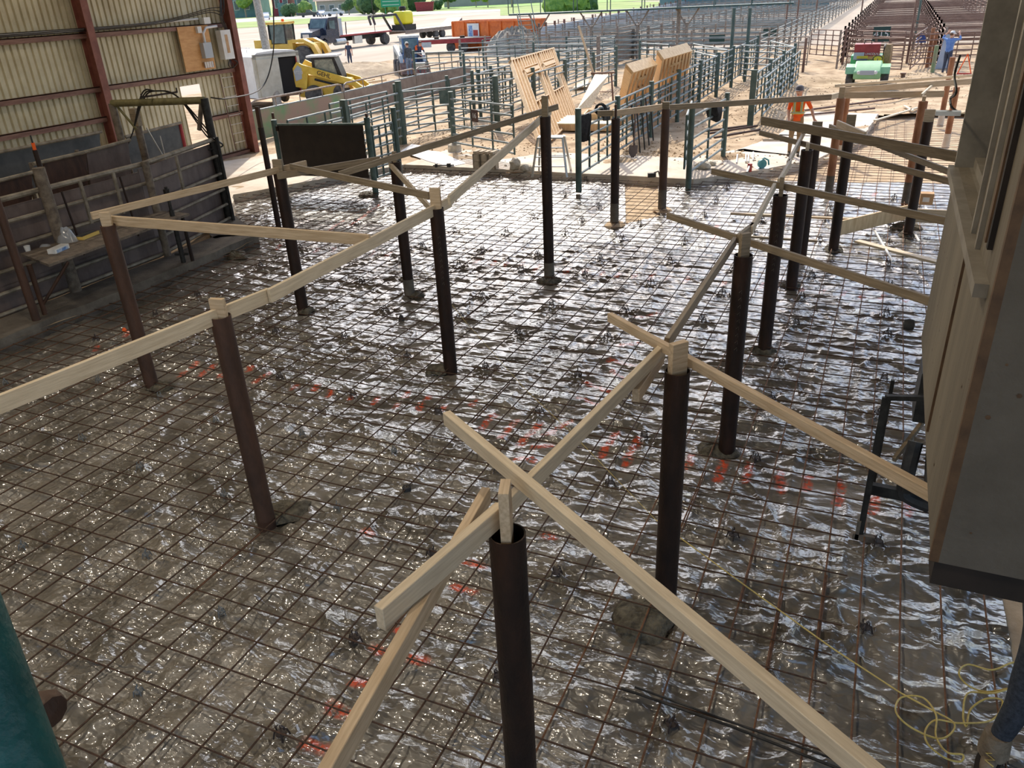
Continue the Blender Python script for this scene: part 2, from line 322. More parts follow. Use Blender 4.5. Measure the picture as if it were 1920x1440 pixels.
# apron strips: concrete slab edges round the excavation
def strip(name,inner,width,mt,z=G+.005,zb=-.1):
    b=MB(); n=len(inner); out=[]
    for i,(x,y) in enumerate(inner):
        a=Vector(inner[max(i-1,0)]); c=Vector(inner[min(i+1,n-1)]); d=(c-a).normalized(); nn=Vector((-d.y,d.x)); out.append((x+nn.x*width,y+nn.y*width))
    v=[(x,y,z) for x,y in inner]+[(x,y,z) for x,y in out]+[(x,y,zb) for x,y in inner]+[(x,y,zb) for x,y in out]; f=[]
    for i in range(n-1): f+=[(i,i+1,n+i+1,n+i),(i+1,i,2*n+i,2*n+i+1),(n+i,n+i+1,3*n+i+1,3*n+i)]
    f+=[(0,n,3*n,2*n),(n-1,3*n-1,4*n-1,2*n-1)]
    b.add(v,f); return b.build(name,mt,smooth=False)
def jag(pl,st=.25,a=.03):
    r=[]
    for (x1,y1),(x2,y2) in zip(pl[:-1],pl[1:]):
        L=math.hypot(x2-x1,y2-y1); k=max(1,int(L/st))
        for i in range(k): t=i/k; r.append((x1+(x2-x1)*t+random.uniform(-a,a),y1+(y2-y1)*t+random.uniform(-a,a)))
    return r+[pl[-1]]
struct(strip('floor_apron_left',jag(pit[2:6],.3,.02),5.0,M['conc']))
struct(strip('floor_apron_back',jag(pit[5:8],.3,.02),2.6,M['conc'],z=G+.009))
struct(strip('floor_apron_right',jag([pit[7]]+pit[8:12],.3,.03),2.4,M['conc'],z=G+.002))
struct(strip('trim_1',jag([(-11.6,-5),(-11.6,12.5),(-13.2,13.7)],.3,.04),.8,M['concd'],z=G+.05))
# ------------------------------------------------------------------ plastic film
PAINT=[((1155,808),(1128,850)),((1197,820),(1172,867)),((1297,852),(1290,870)),((1357,860),(1345,895)),((1407,867),(1397,902)),((1462,880),(1465,918)),((1517,888),(1510,913)),((1577,897),(1572,940)),((1643,908),(1635,955)),((1703,922),(1703,960)),
((927,773),(900,803)),((968,783),(940,817)),((1015,790),(973,832)),((1023,813),(1067,790)),((1003,838),(1033,833)),((967,858),(1000,862)),((1160,645),(1195,640)),((1143,673),(1190,680)),((1150,692),(1170,705)),((1100,713),(1145,730)),((1085,742),(1125,755)),
((711,381),(656,420)),((644,410),(613,430)),((477,712),(503,695)),((617,1318),(670,1335)),((662,1269),(704,1275)),((575,1388),(628,1402)),((745,1172),(764,1176)),((700,1209),(734,1217)),((775,1230),(794,1237)),((872,1052),(906,1057)),((850,1093),(884,1099)),((683,992),(693,1000)),((1022,998),(1036,1001)),((1190,590),(1240,585))]
for p in [(660,740),(703,747),(743,755),(763,735),(787,758),(803,742),(830,763),(887,753),(1062,504),(1096,505),(1129,509),(1158,512),(1190,514),(1221,515),(1252,517),(1287,520),(1357,527),(1428,533),(1505,540),(1543,543),(1583,547),(1617,552),(1655,553),(1700,558),(892,489),(925,492),(948,494),(980,492),(1007,499),(1063,504),(340,695),(363,678),(377,695),(397,682),(412,700),(467,687),(550,723),(593,723),(620,733),(520,460),(593,465),(625,465),(656,465),(700,472),(728,475),(180,650),(235,622),(1345,420),(1340,440),(1150,745),(1575,365),(1610,368),(1640,362)]:
    PAINT.append(((p[0]+3,p[1]-4),(p[0]-3,p[1]+4)))
PX=[(W(*a),W(*b)) for a,b in PAINT]
POSTS=[('A',(951,1000),None,.093),('B',(1255,695),(1247,1130),.088),('C',(425,592),(500,980),.088),('D',(212,422),(285,722),.088),('E',(531,325),(568,580),.092),('F',(741,303),(768,552),.088),('G',(819,390),(845,693),.088),('H',(1023,218),(1030,520),.088),('I',(1152,222),(1152,420),.088),('J',(1243,204),(1241,393),.088),('K',(1380,478),(1362,845),.088),('L',(1452,366),(1433,655),.088),('M1',(1503,281),(1483,540),.088),('M2',(1521,246),(1503,477),.088),('N',(1585,256),(1562,468),.088),('O',(1735,228),(1702,440),.088),('P',(1571,184),(1553,366),.088),('Q',(1730,190),(1698,380),.088)]
PB={}
for n,t,b,r in POSTS:
    PB[n]=(W(*b) if b else Vector((W(951,1000,2.1).x,W(951,1000,2.1).y,0)),t,r)
CH=[]
ci=[-.745-.61*k*2 for k in range(-2,9)]
for a in ci:
    for k in range(1,17):
        CH.append((a+random.uniform(-.05,.05),.1+k*1.22+random.uniform(-.25,.25)))
def near_post(x,y,r=.3): return any((p[0].x-x)**2+(p[0].y-y)**2<r*r for p in PB.values())
fa=np.array(film); CH=[c for c in CH if inpoly(np.array([c[0]]),np.array([c[1]]),film)[0] and not near_post(*c)]
FOOT={'B':((1208,1158),.25,.27),'K':((1345,838),.24,.20),'G':((825,690),.22,.16),'M1':((1483,532),.16,.15),'N':((1562,464),.28,.17),'H':((1030,524),.2,.22),'E':((572,580),.17,.14),'F':((778,551),.17,.15),'L':((1430,655),.2,.12),'D':((300,722),.2,.14),'C':((535,958),.28,.2),'O':((1700,438),.2,.15),'I':((1152,420),.25,.2),'J':((1243,392),.3,.2)}
def hfilm(x,y):
    wx=x+.25*vnoise(x*1.3,y*1.3,11); wy=y+.25*vnoise(x*1.3+7,y*1.3,12)
    def rdg(u,v,s,p=2): return (1-np.abs(2*vnoise(u,v,s)-1))**p
    am=.35+1.0*vnoise(x*.45+3,y*.45,19)
    h=.030*(vnoise(wx*1.1,wy*1.1,13)-.5)
    h+=.044*am*rdg(wx*1.6+wy*.5,wy*3.6-wx*.5,14,3)
    h+=.028*am*rdg(wx*3.1-wy*1.3,wy*5.2+wx,15,3)
    h+=.012*am*rdg(wx*6.5+wy*1.6,wy*9.0,16,3)
    far=np.clip((y-6)/8,0,1); h*=(1-.45*far)
    for cx,cy in CH:
        i=(np.abs(x-cx)<.55)&(np.abs(y-cy)<.55)
        if not i.any(): continue
        dx=x[i]-cx; dy=y[i]-cy; r=np.hypot(dx,dy); th=np.arctan2(dy,dx); k=random.randint(7,10)
        h[i]=h[i]*(1-.7*np.exp(-(r/.25)**2))+ .050*np.exp(-(r/.24)**1.6)*(1-np.abs(np.sin((k*th+cx*9+1.1*np.sin(2*th+cy))/2)))**1.5*np.clip(r/.06,0,1) +.028*np.exp(-(r/.07)**2)
    rr=random.Random(99)
    for _ in range(420):   # long loose creases and folds in the film
        ax=rr.uniform(-12,1.3); ay=rr.uniform(.6,14) if rr.random()<.8 else rr.uniform(14,20); al=rr.uniform(.25,1.5) if rr.random()<.8 else rr.uniform(1.5,3.5)
        an_=rr.gauss(math.pi/2,.18) if al>1.5 else (rr.gauss(.15,.45) if rr.random()<.65 else rr.uniform(0,3.1)); dx,dy=math.cos(an_),math.sin(an_); amp=rr.uniform(.010,.030); sg=rr.uniform(.018,.032)
        cx,cy=ax+dx*al/2,ay+dy*al/2; m_=al/2+.15
        ii0,ii1=np.searchsorted(x[:,0],[cx-m_,cx+m_]); jj0,jj1=np.searchsorted(y[0],[cy-m_,cy+m_])
        if ii1-ii0<2 or jj1-jj0<2: continue
        xx=x[ii0:ii1,jj0:jj1]-ax; yy=y[ii0:ii1,jj0:jj1]-ay; t=xx*dx+yy*dy; nn=-xx*dy+yy*dx+.03*np.sin(t*5+ax*7)
        h[ii0:ii1,jj0:jj1]+=amp*np.exp(-(nn/sg)**2)*np.clip(np.minimum(t,al-t)/.12,0,1)
    for X0 in (-.33,.20,1.12): # long taped seams / straight folds beside the bars
        h+=.018*np.exp(-((x-X0-.02*np.sin(y*1.3))/.022)**2)*(y<11)
    h=np.clip(h-.054,-.07,.040)
    for c,rx,ry in FOOT.values():
        c=W(*c); h=np.where((x-c.x)**2+(y-c.y)**2<(min(rx,ry)*1.0)**2,-.07,h)
    return h
o,co=gridmesh('plastic_sheeting',-15.2,4.5,.3,21.4,.028,hfilm,lambda x,y:inpoly(x,y,film),None) if False else gridmesh('plastic_sheeting',-15.2,4.5,.3,21.4,.028,hfilm,lambda x,y:inpoly(x,y,film),M['dirt'])
tag(o,'clear wrinkled plastic sheeting spread over the earth under the rebar','plastic sheet',kind='stuff')
pa=np.zeros(len(co),np.float32); mu=np.zeros(len(co),np.float32); nz=vnoise(co[:,0]*14,co[:,1]*14,31)
def dseg(a,b):
    ax,ay,bx,by=a.x,a.y,b.x,b.y; dx,dy=bx-ax,by-ay; t=np.clip(((co[:,0]-ax)*dx+(co[:,1]-ay)*dy)/(dx*dx+dy*dy+1e-9),0,1)
    return np.hypot(co[:,0]-ax-t*dx,co[:,1]-ay-t*dy)
for a,b in PX: pa=np.maximum(pa,np.clip((.050+.03*(nz-.5)-dseg(a,b))/.018,0,1))
for a,b in (((350,738),(520,752)),((500,750),(690,782))): mu=np.maximum(mu,np.clip((.07+.08*(nz-.5)-dseg(W(*a),W(*b)))/.02,0,1))
for nm,arr in(('paint',pa),('mud',mu)):
    at=o.data.attributes.new(nm,'FLOAT','POINT'); at.data.foreach_set('value',arr.astype(np.float32))
def film_mat():
    m=bpy.data.materials.new('plastic_film_over_earth'); m.use_nodes=True; nt=m.node_tree; N=nt.nodes; L=nt.links; b=N['Principled BSDF']
    tc=N.new('ShaderNodeTexCoord')
    def noise(s,d=5,r=.6,st=(1,1,1)):
        mp=N.new('ShaderNodeMapping'); mp.inputs['Scale'].default_value=st; L.new(tc.outputs['Object'],mp.inputs[0]); n=N.new('ShaderNodeTexNoise'); n.inputs['Scale'].default_value=s; n.inputs['Detail'].default_value=d; n.inputs['Roughness'].default_value=r; L.new(mp.outputs[0],n.inputs['Vector']); return n
    n1=noise(1.1); r=N.new('ShaderNodeValToRGB'); L.new(n1.outputs['Fac'],r.inputs[0]); e=r.color_ramp.elements; e[0].position=.33; e[0].color=(.098,.086,.064,1); e[1].position=.68; e[1].color=(.30,.272,.228,1)
    mx=N.new('ShaderNodeMix'); mx.data_type='RGBA'; at=N.new('ShaderNodeAttribute'); at.attribute_name='paint'
    n5=noise(22,4); rr=N.new('ShaderNodeMapRange'); rr.inputs[1].default_value=.38; rr.inputs[2].default_value=.56; L.new(n5.outputs['Fac'],rr.inputs[0])
    mm=N.new('ShaderNodeMath'); mm.operation='MULTIPLY'; L.new(at.outputs['Fac'],mm.inputs[0]); L.new(rr.outputs[0],mm.inputs[1])
    L.new(mm.outputs[0],mx.inputs[0]); L.new(r.outputs[0],mx.inputs[6]); mx.inputs[7].default_value=(.85,.10,.025,1)
    m2=N.new('ShaderNodeMix'); m2.data_type='RGBA'; a2=N.new('ShaderNodeAttribute'); a2.attribute_name='mud'; L.new(a2.outputs['Fac'],m2.inputs[0]); L.new(mx.outputs[2],m2.inputs[6]); m2.inputs[7].default_value=(.06,.045,.03,1)
    L.new(m2.outputs[2],b.inputs['Base Color'])
    b.inputs['IOR'].default_value=1.9; b.inputs['Roughness'].default_value=.09
    b.inputs['Coat Weight'].default_value=1; b.inputs['Coat Roughness'].default_value=.04; b.inputs['Coat IOR'].default_value=1.7
    ma=N.new('ShaderNodeMath'); ma.operation='MULTIPLY_ADD'; ma.inputs[1].default_value=.5; ma.inputs[2].default_value=.33; L.new(a2.outputs['Fac'],ma.inputs[0]); L.new(ma.outputs[0],b.inputs['Roughness'])
    nd=noise(1.7,3,.5); vm=N.new('ShaderNodeVectorMath'); vm.operation='MULTIPLY_ADD'; vm.inputs[1].default_value=(.45,.45,.45); L.new(nd.outputs['Color'],vm.inputs[0]); L.new(tc.outputs['Object'],vm.inputs[2])
    def vor(s,st,seed):
        mp=N.new('ShaderNodeMapping'); mp.inputs['Scale'].default_value=st; mp.inputs['Location'].default_value=(seed,seed*2,0); mp.inputs['Rotation'].default_value=(0,0,seed*.4); L.new(vm.outputs[0],mp.inputs[0])
        v=N.new('ShaderNodeTexVoronoi'); v.voronoi_dimensions='2D'; v.feature='DISTANCE_TO_EDGE'; v.inputs['Scale'].default_value=s; L.new(mp.outputs[0],v.inputs['Vector']); return v
    v1=vor(1.1,(1,1.9,1),.3); v2=vor(2.7,(1,2.0,1),1.7); v3=vor(6.5,(1,1.9,1),3.1)
    nm=noise(.8,2,.5); mr=N.new('ShaderNodeMapRange'); mr.inputs[1].default_value=.36; mr.inputs[2].default_value=.62; mr.inputs[3].default_value=.25; L.new(nm.outputs['Fac'],mr.inputs[0])
    def mad(a,f,c=None):
        q=N.new('ShaderNodeMath'); q.operation='MULTIPLY_ADD'; q.inputs[1].default_value=f; L.new(a,q.inputs[0]); q.inputs[2].default_value=0
        if c is not None: L.new(c,q.inputs[2])
        return q.outputs[0]
    h=mad(v1.outputs['Distance'],1.0); h=mad(v2.outputs['Distance'],.40,h); h=mad(v3.outputs['Distance'],.09,h)
    n3=noise(3.2,3,.5,(1,1.8,1)); h=mad(n3.outputs['Fac'],.55,h)
    sp=N.new('ShaderNodeSeparateXYZ'); L.new(tc.outputs['Object'],sp.inputs[0]); my=N.new('ShaderNodeMapRange'); my.inputs[1].default_value=5; my.inputs[2].default_value=13; my.inputs[3].default_value=1; my.inputs[4].default_value=.42; L.new(sp.outputs[1],my.inputs[0]); q=N.new('ShaderNodeMath'); q.operation='MULTIPLY'; L.new(h,q.inputs[0]); L.new(my.outputs[0],q.inputs[1]); h=q.outputs[0]
    mu_=N.new('ShaderNodeMath'); mu_.operation='MULTIPLY'; L.new(h,mu_.inputs[0]); L.new(mr.outputs[0],mu_.inputs[1])
    bp=N.new('ShaderNodeBump'); bp.inputs['Strength'].default_value=1; bp.inputs['Distance'].default_value=.15; L.new(mu_.outputs[0],bp.inputs['Height']); L.new(bp.outputs[0],b.inputs['Normal']); L.new(bp.outputs[0],b.inputs['Coat Normal'])
    return m
M['film']=film_mat(); o.data.materials[0]=M['film']
# ------------------------------------------------------------------ rebar
mat_root=thing('rebar_mat','rust brown reinforcing bar grid laid over the plastic sheeting','rebar grid',(0,0,0))
def bar(pts,r,mt): return MB().path(pts,r,5).build('rebar',mt,mat_root)
def yext(x):
    ys=np.linspace(.4,30.8,1400); k=inpoly(np.full(1400,x),ys,pit); ys=ys[k]; return (ys.min(),ys.max()-.02) if len(ys) else None
def xext(y):
    xs=np.linspace(-15,3.2,1400); k=inpoly(xs,np.full(1400,y),pit); xs=xs[k]; return xs.min()+.02,xs.max()
XS=[]; x=1.28
while x>-14.6: XS.append(x); x-=.305+random.uniform(-.02,.02)
for x in XS:
    if x>-11.4: y0,y1=yext(x)
    else:
        e=yext(x)
        if not e: continue
        y0,y1=e
    if x>-2.2: y1=min(y1,30.5)
    n=int((y1-y0)/.8)+2; ph=random.random()*9
    pts=[(x+.012*math.sin(y*.5+ph)+random.uniform(-.004,.004),y,.052+.006*math.sin(y*1.7+ph)) for y in np.linspace(y0,y1,n)]
    bar(pts,.0078,M['rebar3'] if x>-1.5 else (M['rebar2'] if x<-9 else M['rebar']))
    if random.random()<.6:    # lap splice
        ya=random.uniform(2,14)
        if ya+1.0<y1: bar([(x+.022,ya,.052),(x+.02,ya+random.uniform(.7,1.1),.052)],.0078,M['rebar2'])
y=.55
while y<30.8:
    x0,x1=xext(y)
    if y<6.9: x1=.25+random.uniform(-.05,.03)
    elif y<20.5: x1=3.1
    n=int((x1-x0)/.8)+2; ph=random.random()*9
    bar([(xx,y+.012*math.sin(xx*.6+ph)+random.uniform(-.004,.004),.066+.006*math.sin(xx*1.6+ph)) for xx in np.linspace(x0,x1,n)],.0072,M['rebar'])
    y+=.305+random.uniform(-.025,.025)
# loose dark bars lying near the bottom edge
p=W(1165,1290,.09); q=W(1600,1452,.09)
o=MB().path([p,(p+q)/2+Vector((0,.02,0)),q],.010,6).build('loose_rebar',M['drksteel']); own(o,p); tag(o,'dark loose steel bar lying across the mat at the bottom edge','steel bar')
p=W(1190,1288,.11); q=W(1610,1440,.11)
o=MB().path([p,q],.008,6).build('loose_rebar',M['drksteel']); own(o,p); tag(o,'thinner dark steel bar beside the loose bar at the bottom edge','steel bar')
# bar supports
def chair_mesh(mt):
    b=MB()
    for k in range(4):
        a=k*math.pi/2+.4; b.path([(.012*math.cos(a),.012*math.sin(a),.062),(.03*math.cos(a),.03*math.sin(a),.055),(.042*math.cos(a),.042*math.sin(a),0)],.005,4)
    b.path([(.02,0,.06),(.022,0,.085),(.010,0,.098)],.005,4); b.path([(-.02,0,.06),(-.022,0,.085),(-.010,0,.098)],.005,4); b.lathe([(.03,0),(.03,.008)],(0,0,.03),'z',8)
    return b.mesh('bar_support',mt,False)
cm=[chair_mesh(M['chair']),chair_mesh(M['chaird'])]
for i,(x,y) in enumerate(CH):
    far=y>7 or x>-3.5
    o=inst('bar_support',cm[1 if far else 0],None,(x,y,-.005),(0,0,random.uniform(0,3)),(1.35,1.35,1.1) if far else (1,1,1))
    tag(o,'small four-legged rebar support chair under a bar crossing','rebar chair','rebar support chairs on the plastic')
# ------------------------------------------------------------------ pipe columns, blocks and levelling boards
def blob(c,rx,ry,h,seed,n=26,rings=5,rot=0,jit=.25):
    rnd=random.Random(seed); b=MB(); ph=[rnd.uniform(1-jit,1+jit) for _ in range(n)]; ph=[(ph[i-1]+ph[i]*2+ph[(i+1)%n])/4 for i in range(n)]
    vs=[(0,0,h)]; fs=[]
    for k in range(1,rings+1):
        t=k/rings
        for j in range(n):
            a=2*math.pi*j/n; r=t*ph[j]; zz=h*(1-t**2)+rnd.uniform(-.35,.35)*h*(t<1)*.5
            x,y=rx*r*math.cos(a),ry*r*math.sin(a); vs.append((x*math.cos(rot)-y*math.sin(rot),x*math.sin(rot)+y*math.cos(rot),zz if k<rings else -.03))
    for j in range(n): fs.append((0,1+j,1+(j+1)%n))
    for k in range(rings-1):
        for j in range(n): fs.append((1+k*n+j,1+(k+1)*n+j,1+(k+1)*n+(j+1)%n,1+k*n+(j+1)%n))
    b.add([Vector(v)+Vector(c) for v in vs],fs); return b
cl={'A':'black pipe column nearest the camera with an open top','B':'dark pipe column rising from a round concrete patch, right of the nearest one','C':'rust brown pipe column left of the nearest one, behind the long pale board','D':'rust brown pipe column at the far left with crossed boards on its top','E':'dark pipe column in front of the hanging dark sheet','F':'dark pipe column right of the hanging dark sheet','G':'dark pipe column behind the middle of the long pale board line','H':'tallest black pipe column in the middle of the floor','I':'brown pipe column left of the lighter one by the slab edge','J':'lighter red brown pipe column by the slab edge','K':'black pipe column second in the right row','L':'black pipe column third in the right row','M1':'dark pipe column in front of its close twin in the right row','M2':'dark pipe column just behind its close twin in the right row','N':'dark pipe column next to the sandy strip behind the right row','O':'dark pipe column farthest right with a tan block on top','P':'sunlit orange brown pipe column beside the worker','Q':'sunlit orange brown pipe column behind the farthest right dark one'}
ZP={}
for n,(b,t,r) in PB.items():
    z=2.1 if n=='A' else ZT(b,t[1]); ZP[n]=z
    mt=M['rustl'] if n in 'PQ' else (M['rustm'] if n in('J','D','C') else M['rust'])
    e=thing('pipe_column',cl[n],'pipe column',(b.x,b.y,0),group='pipe columns standing in the floor')
    k=MB(); k.lathe([(r,-.3),(r,z),(r-.008,z),(r-.008,z-.6)],(0,0,0),'z',24); o=k.build('pipe',mt,e)
    MB().lathe([(r-.009,z-.5),(0,z-.5)],(0,0,0),'z',16).build('pipe_bore',M['inside'],e)
    if n in('P','Q','I','J','H','F'):
        MB().lathe([(r+.002,0),(r+.002,.45 if n in 'PQIJ' else .28)],(0,0,0),'z',20).build('cement_stain',M['concd'],e,label='grey cement smear on the foot of the pipe')
    if n in 'GKHL': # chalked handwriting running down the pipe, seen too small to read
        k=MB(); d=(Vector((0,0,0))-b).normalized(); s=Vector((-d.y,d.x,0))
        for i in range(9):
            zz=z-.35-i*.075; c0=d*(r+.001)
            k.path([c0+Vector((0,0,zz))+s*(-.012),c0+Vector((0,0,zz+.03))+s*.012,c0+Vector((0,0,zz-.01))+s*.014],.0018,3)
        k.build('chalk_mark',M['concd'],e,label='faint chalk scrawl')
foot=FOOT
fl={'B':'round patch of wet grey concrete beside the second nearest column','K':'ragged hole of wet concrete around the second column of the right row'}
for i,(n,(c,rx,ry)) in enumerate(foot.items()):
    c=W(*c,0); o=blob((c.x,c.y,.0),rx,ry,.045,i+3,rot=.4*i).build('concrete_footing',M['mud'] if n not in 'IJ' else M['sand']); own(o,(c.x,c.y,0))
    tag(o,fl.get(n,'muddy footing of the '+cl[n].replace('pipe ','').replace(' with crossed boards on its top','').replace(', behind the long pale board','').replace(' close','')),'footing','concrete footings around the columns')
for i,(c,rx,ry,l) in enumerate([((1700,425),.3,.25,'dark muddy heap under the far plank ends'),((690,365),.3,.2,'muddy clump at the foot of the dark sheet gate post'),((440,478),.35,.2,'muddy lump at the corner of the left kerb')]):
    c=W(*c); o=blob((c.x,c.y,0),rx,ry,.08,i+40).build('mud_heap',M['mud']); own(o,c); tag(o,l,'mud heap')
BCOUNT={}
def board(a,b,z,label,w=.038,h=.14,mt='pine',z2=None,cat='board',flat=False,name='levelling_board',ext=0):
    p=W(*a,z); q=W(*b,z if z2 is None else z2); d=(q-p); L=d.length; d.normalize(); p=p-d*ext; q=q+d*ext; L=(q-p).length
    if flat: w,h=h,w
    X=d; Yv=Vector((0,0,1)).cross(X).normalized(); Zv=X.cross(Yv); mid=(p+q)/2
    me=MB().box((0,0,0),(L,w,h)).mesh(name,M[mt],False)
    bm=bmesh.new(); bm.from_mesh(me); bmesh.ops.bevel(bm,geom=list(bm.edges),offset=.003,segments=1,affect='EDGES'); bm.to_mesh(me); bm.free()
    e=bpy.data.objects.new(name,me); C.objects.link(e)
    R=Matrix.Identity(4)
    for i in range(3): R[i][0]=X[i]; R[i][1]=Yv[i]; R[i][2]=Zv[i]; R[i][3]=mid[i]
    e.matrix_world=R; return tag(e,label,cat,'boards nailed between the columns' if name=='levelling_board' else None)
ZB=2.15
board((-80,790),(505,553),ZB,'long pale board entering at the left edge and ending behind the nearest left column',mt='pine2',h=.13)
board((505,555),(845,378),ZB+.01,'pale board continuing from the left edge board to the middle column',mt='pine2',h=.13)
board((842,376),(1032,208),ZB+.15,'board rising from the middle column to the tallest black column',z2=2.62,h=.12,mt='pine2')
board((636,327),(1046,200),2.25,'long brown board running up to the tallest black column top',z2=2.72,h=.09,mt='pinew')
board((520,330),(712,299),2.2,'board across the front of the hanging dark sheet',mt='pinew',h=.10)
board((172,405),(574,306),2.25,'pale board from the far left column up to the column before the dark sheet',mt='pine',h=.09)
board((545,312),(805,367),2.27,'thin board from the column before the dark sheet down to the middle column',mt='pinew',h=.09)
board((731,308),(808,392),2.15,'short brace slanting off the column right of the dark sheet',mt='pine2',h=.09,z2=2.0)
board((205,413),(694,450),2.2,'yellowish board from the far left column to the long pale board',mt='pine',h=.12)
board((712,1160),(938,962),2.17,'thick pale board with its cut end nearest the camera, left of the nearest column',mt='pine2',w=.05,h=.12)
board((938,962),(1243,655),2.17,'pale board from the nearest column to the second one',mt='pine2',w=.042,h=.10)
board((838,783),(1690,1500),2.30,'long grey-edged board slanting past the nearest column to the bottom right',mt='pine2',w=.05,h=.085)
board((912,928),(600,1480),2.02,'brace dropping from the nearest column to the bottom edge',mt='pine',w=.05,h=.10,z2=2.12)
board((1143,594),(1262,660),2.22,'short left end of the cross board on the second nearest column',mt='pine',w=.045,h=.07)
board((1262,660),(1770,940),2.10,'cross board from the second nearest column to the plywood box wall',mt='pine',w=.05,h=.07)
board((1250,644),(1378,452),2.18,'board between the first two columns of the right row',mt='pinew',h=.09)
board((1192,742),(1240,668),2.06,'short hanging brace under the board at the second nearest column',mt='pine',w=.05,h=.10)
board((1252,404),(1790,580),2.2,'long thin cross board on the second column of the right row',mt='pinew',h=.07)
board((1383,448),(1412,425),2.2,'stub of board between two right row columns, nearer piece',mt='pinew',h=.09)
board((1408,432),(1452,350),2.2,'board between the second and third columns of the right row',mt='pine2',h=.09)
board((1335,321),(1790,418),2.18,'long thin cross board on the third column of the right row',mt='pinew',h=.08)
board((1460,342),(1482,304),2.2,'weathered board beyond the third column of the right row',mt='pine2',h=.09)
board((1477,308),(1512,240),2.2,'grey weathered board reaching the twin columns',mt='pine2',h=.09)
board((1428,226),(1800,295),2.3,'brown cross board across the twin columns in front of the worker',mt='pinew',h=.14)
board((1425,249),(1800,345),2.15,'thin cross board below the worker running to the plywood box',mt='pinew',h=.08)
board((1556,237),(1800,330),2.12,'grey thin board crossing behind the twin columns',mt='pinew',h=.08)
board((1570,232),(1622,255),2.25,'short offcut board nailed to the column by the sandy strip',mt='pine',h=.12)
board((1120,213),(1158,212),2.05,'short board end sticking left of the brown column by the slab',mt='pinew',h=.12)
board((1150,213),(1245,200),2.05,'board between the two brown columns by the slab edge',mt='pine',h=.13)
board((1248,202),(1558,182),2.05,'long brown board from the lighter column to the sunlit column',mt='pinew',h=.12)
board((1558,182),(1574,178),2.05,'short white-faced board end at the sunlit column',mt='pine2',h=.12)
board((1566,161),(1830,141),2.2,'upper pale board above the sunlit columns at right',mt='pine2',h=.06)
board((1575,170),(1830,152),2.1,'middle pale board above the sunlit columns at right',mt='pine',h=.13)
board((1568,179),(1770,176),2.0,'lower pale board between the sunlit columns at right',mt='pine',h=.14)
board((1728,178),(1753,156),2.06,'short diagonal board tying the sunlit column boards',mt='pine2',h=.06)
def block(n,px,py,hh,label,ww=.10,mt='pine',yaw=0,th=.045):
    b,t,r=PB[n]; z0=ZP[n]-.25; z1=ZT(b,py); e=bpy.data.objects.new('post_block',MB().bx(-ww/2,ww/2,-th/2,th/2,0,z1-z0).mesh('post_block',M[mt],False)); C.objects.link(e)
    e.location=(b.x,b.y,z0); e.rotation_euler=(0,0,yaw); tag(e,label,'wooden block','wooden blocks standing in the pipe tops')
block('A',947,912,0,'upright wood block standing in the nearest column top',yaw=1.9,ww=.13,th=.05); block('B',1256,642,0,'upright wood block in the second nearest column top',yaw=.9,ww=.13,th=.05)
block('C',416,560,0,'wood block in the top of the left brown column',mt='pine',yaw=.2,ww=.13); block('D',207,398,0,'wood block at the crossed boards of the far left column',yaw=.5,ww=.12)
block('E',510,299,0,'wood block on the column before the dark sheet',mt='pinew',yaw=.2,ww=.15); block('F',735,284,0,'thin wood block on the column right of the dark sheet',mt='pinew',ww=.06)
block('G',810,352,0,'wood block in the middle column top',mt='pine',yaw=.2,ww=.13); block('H',1023,180,0,'tall narrow wood block on the tallest black column',mt='pinew',ww=.10)
block('I',1150,196,0,'narrow wood block on the brown column by the slab',mt='rustm',ww=.04); block('J',1243,191,0,'wood block on the lighter column by the slab',mt='pinew',ww=.15)
block('K',1376,437,0,'wood block on the second column of the right row',mt='pinew',yaw=.8,ww=.10); block('L',1450,332,0,'wood block on the third column of the right row',mt='pinew',ww=.05)
block('M2',1524,228,0,'dark wood block on the rear twin column',mt='pinew',ww=.16); block('M1',1503,268,0,'narrow wood block in the front twin column',mt='pine2',ww=.05)
block('N',1592,215,0,'wedge of wood on the column by the sandy strip',mt='pinew',ww=.15); block('O',1737,205,0,'broad tan wood block on the far right column',mt='pine',ww=.17)
block('P',1570,163,0,'orange-tinted wood block on the sunlit column',mt='pine',ww=.12); block('Q',1727,180,0,'thin wood block on the sunlit column behind',mt='pine',ww=.07)
# planks lying on the mat
def plank(a,b,w,h,label,mt='pine2',z=.1): return board(a,b,z,label,w=w,h=h,mt=mt,name='plank',cat='plank')
plank((1574,428),(1712,395),.04,.28,'wide plank standing on edge beyond the right row','pine_frame',.21)
plank((1715,404),(1800,408),.04,.26,'wide plank on edge beside the far right column','pine',.30)
plank((1370,400),(1600,411),.09,.04,'long thin stick lying on the mat behind the right row','pine')
plank((1607,452),(1790,500),.14,.04,'pale plank lying on the mat by the plywood box','pine2',.11)
plank((1406,444),(1532,452),.06,.04,'thin grey stick lying on the mat between the right columns','pinew')
for i,(a,b,l) in enumerate([((1545,298),(1600,290),'pale plank on the sand near the worker'),((1640,226),(1720,202),'pale plank across the back of the sandy strip'),((1695,198),(1712,208),'short pale stick by the sandy strip'),((1430,262),(1476,262),'short dark plank behind the thin cross board')]): plank(a,b,.09,.04,l,'pine2' if i<3 else 'pinew',G+.04)
for i,(a,b,l) in enumerate([((1330,250),(1420,236),'longest of the brown poles on the dirt left of the worker'),((1340,258),(1425,243),'second brown pole on the dirt left of the worker'),((1320,246),(1400,236),'third brown pole on the dirt left of the worker'),((1500,208),(1790,170),'long grey pipe on the ground behind the sunlit columns'),((1505,216),(1640,203),'second long pipe on the ground behind the sunlit columns')]):
    p=W(*a,G+.05); q=W(*b,G+.05); o=MB().tube(p,q,.035,8).build('ground_pipe',M['rustm'] if i<3 else M['rust_rail']); own(o,p); tag(o,l,'pipe')
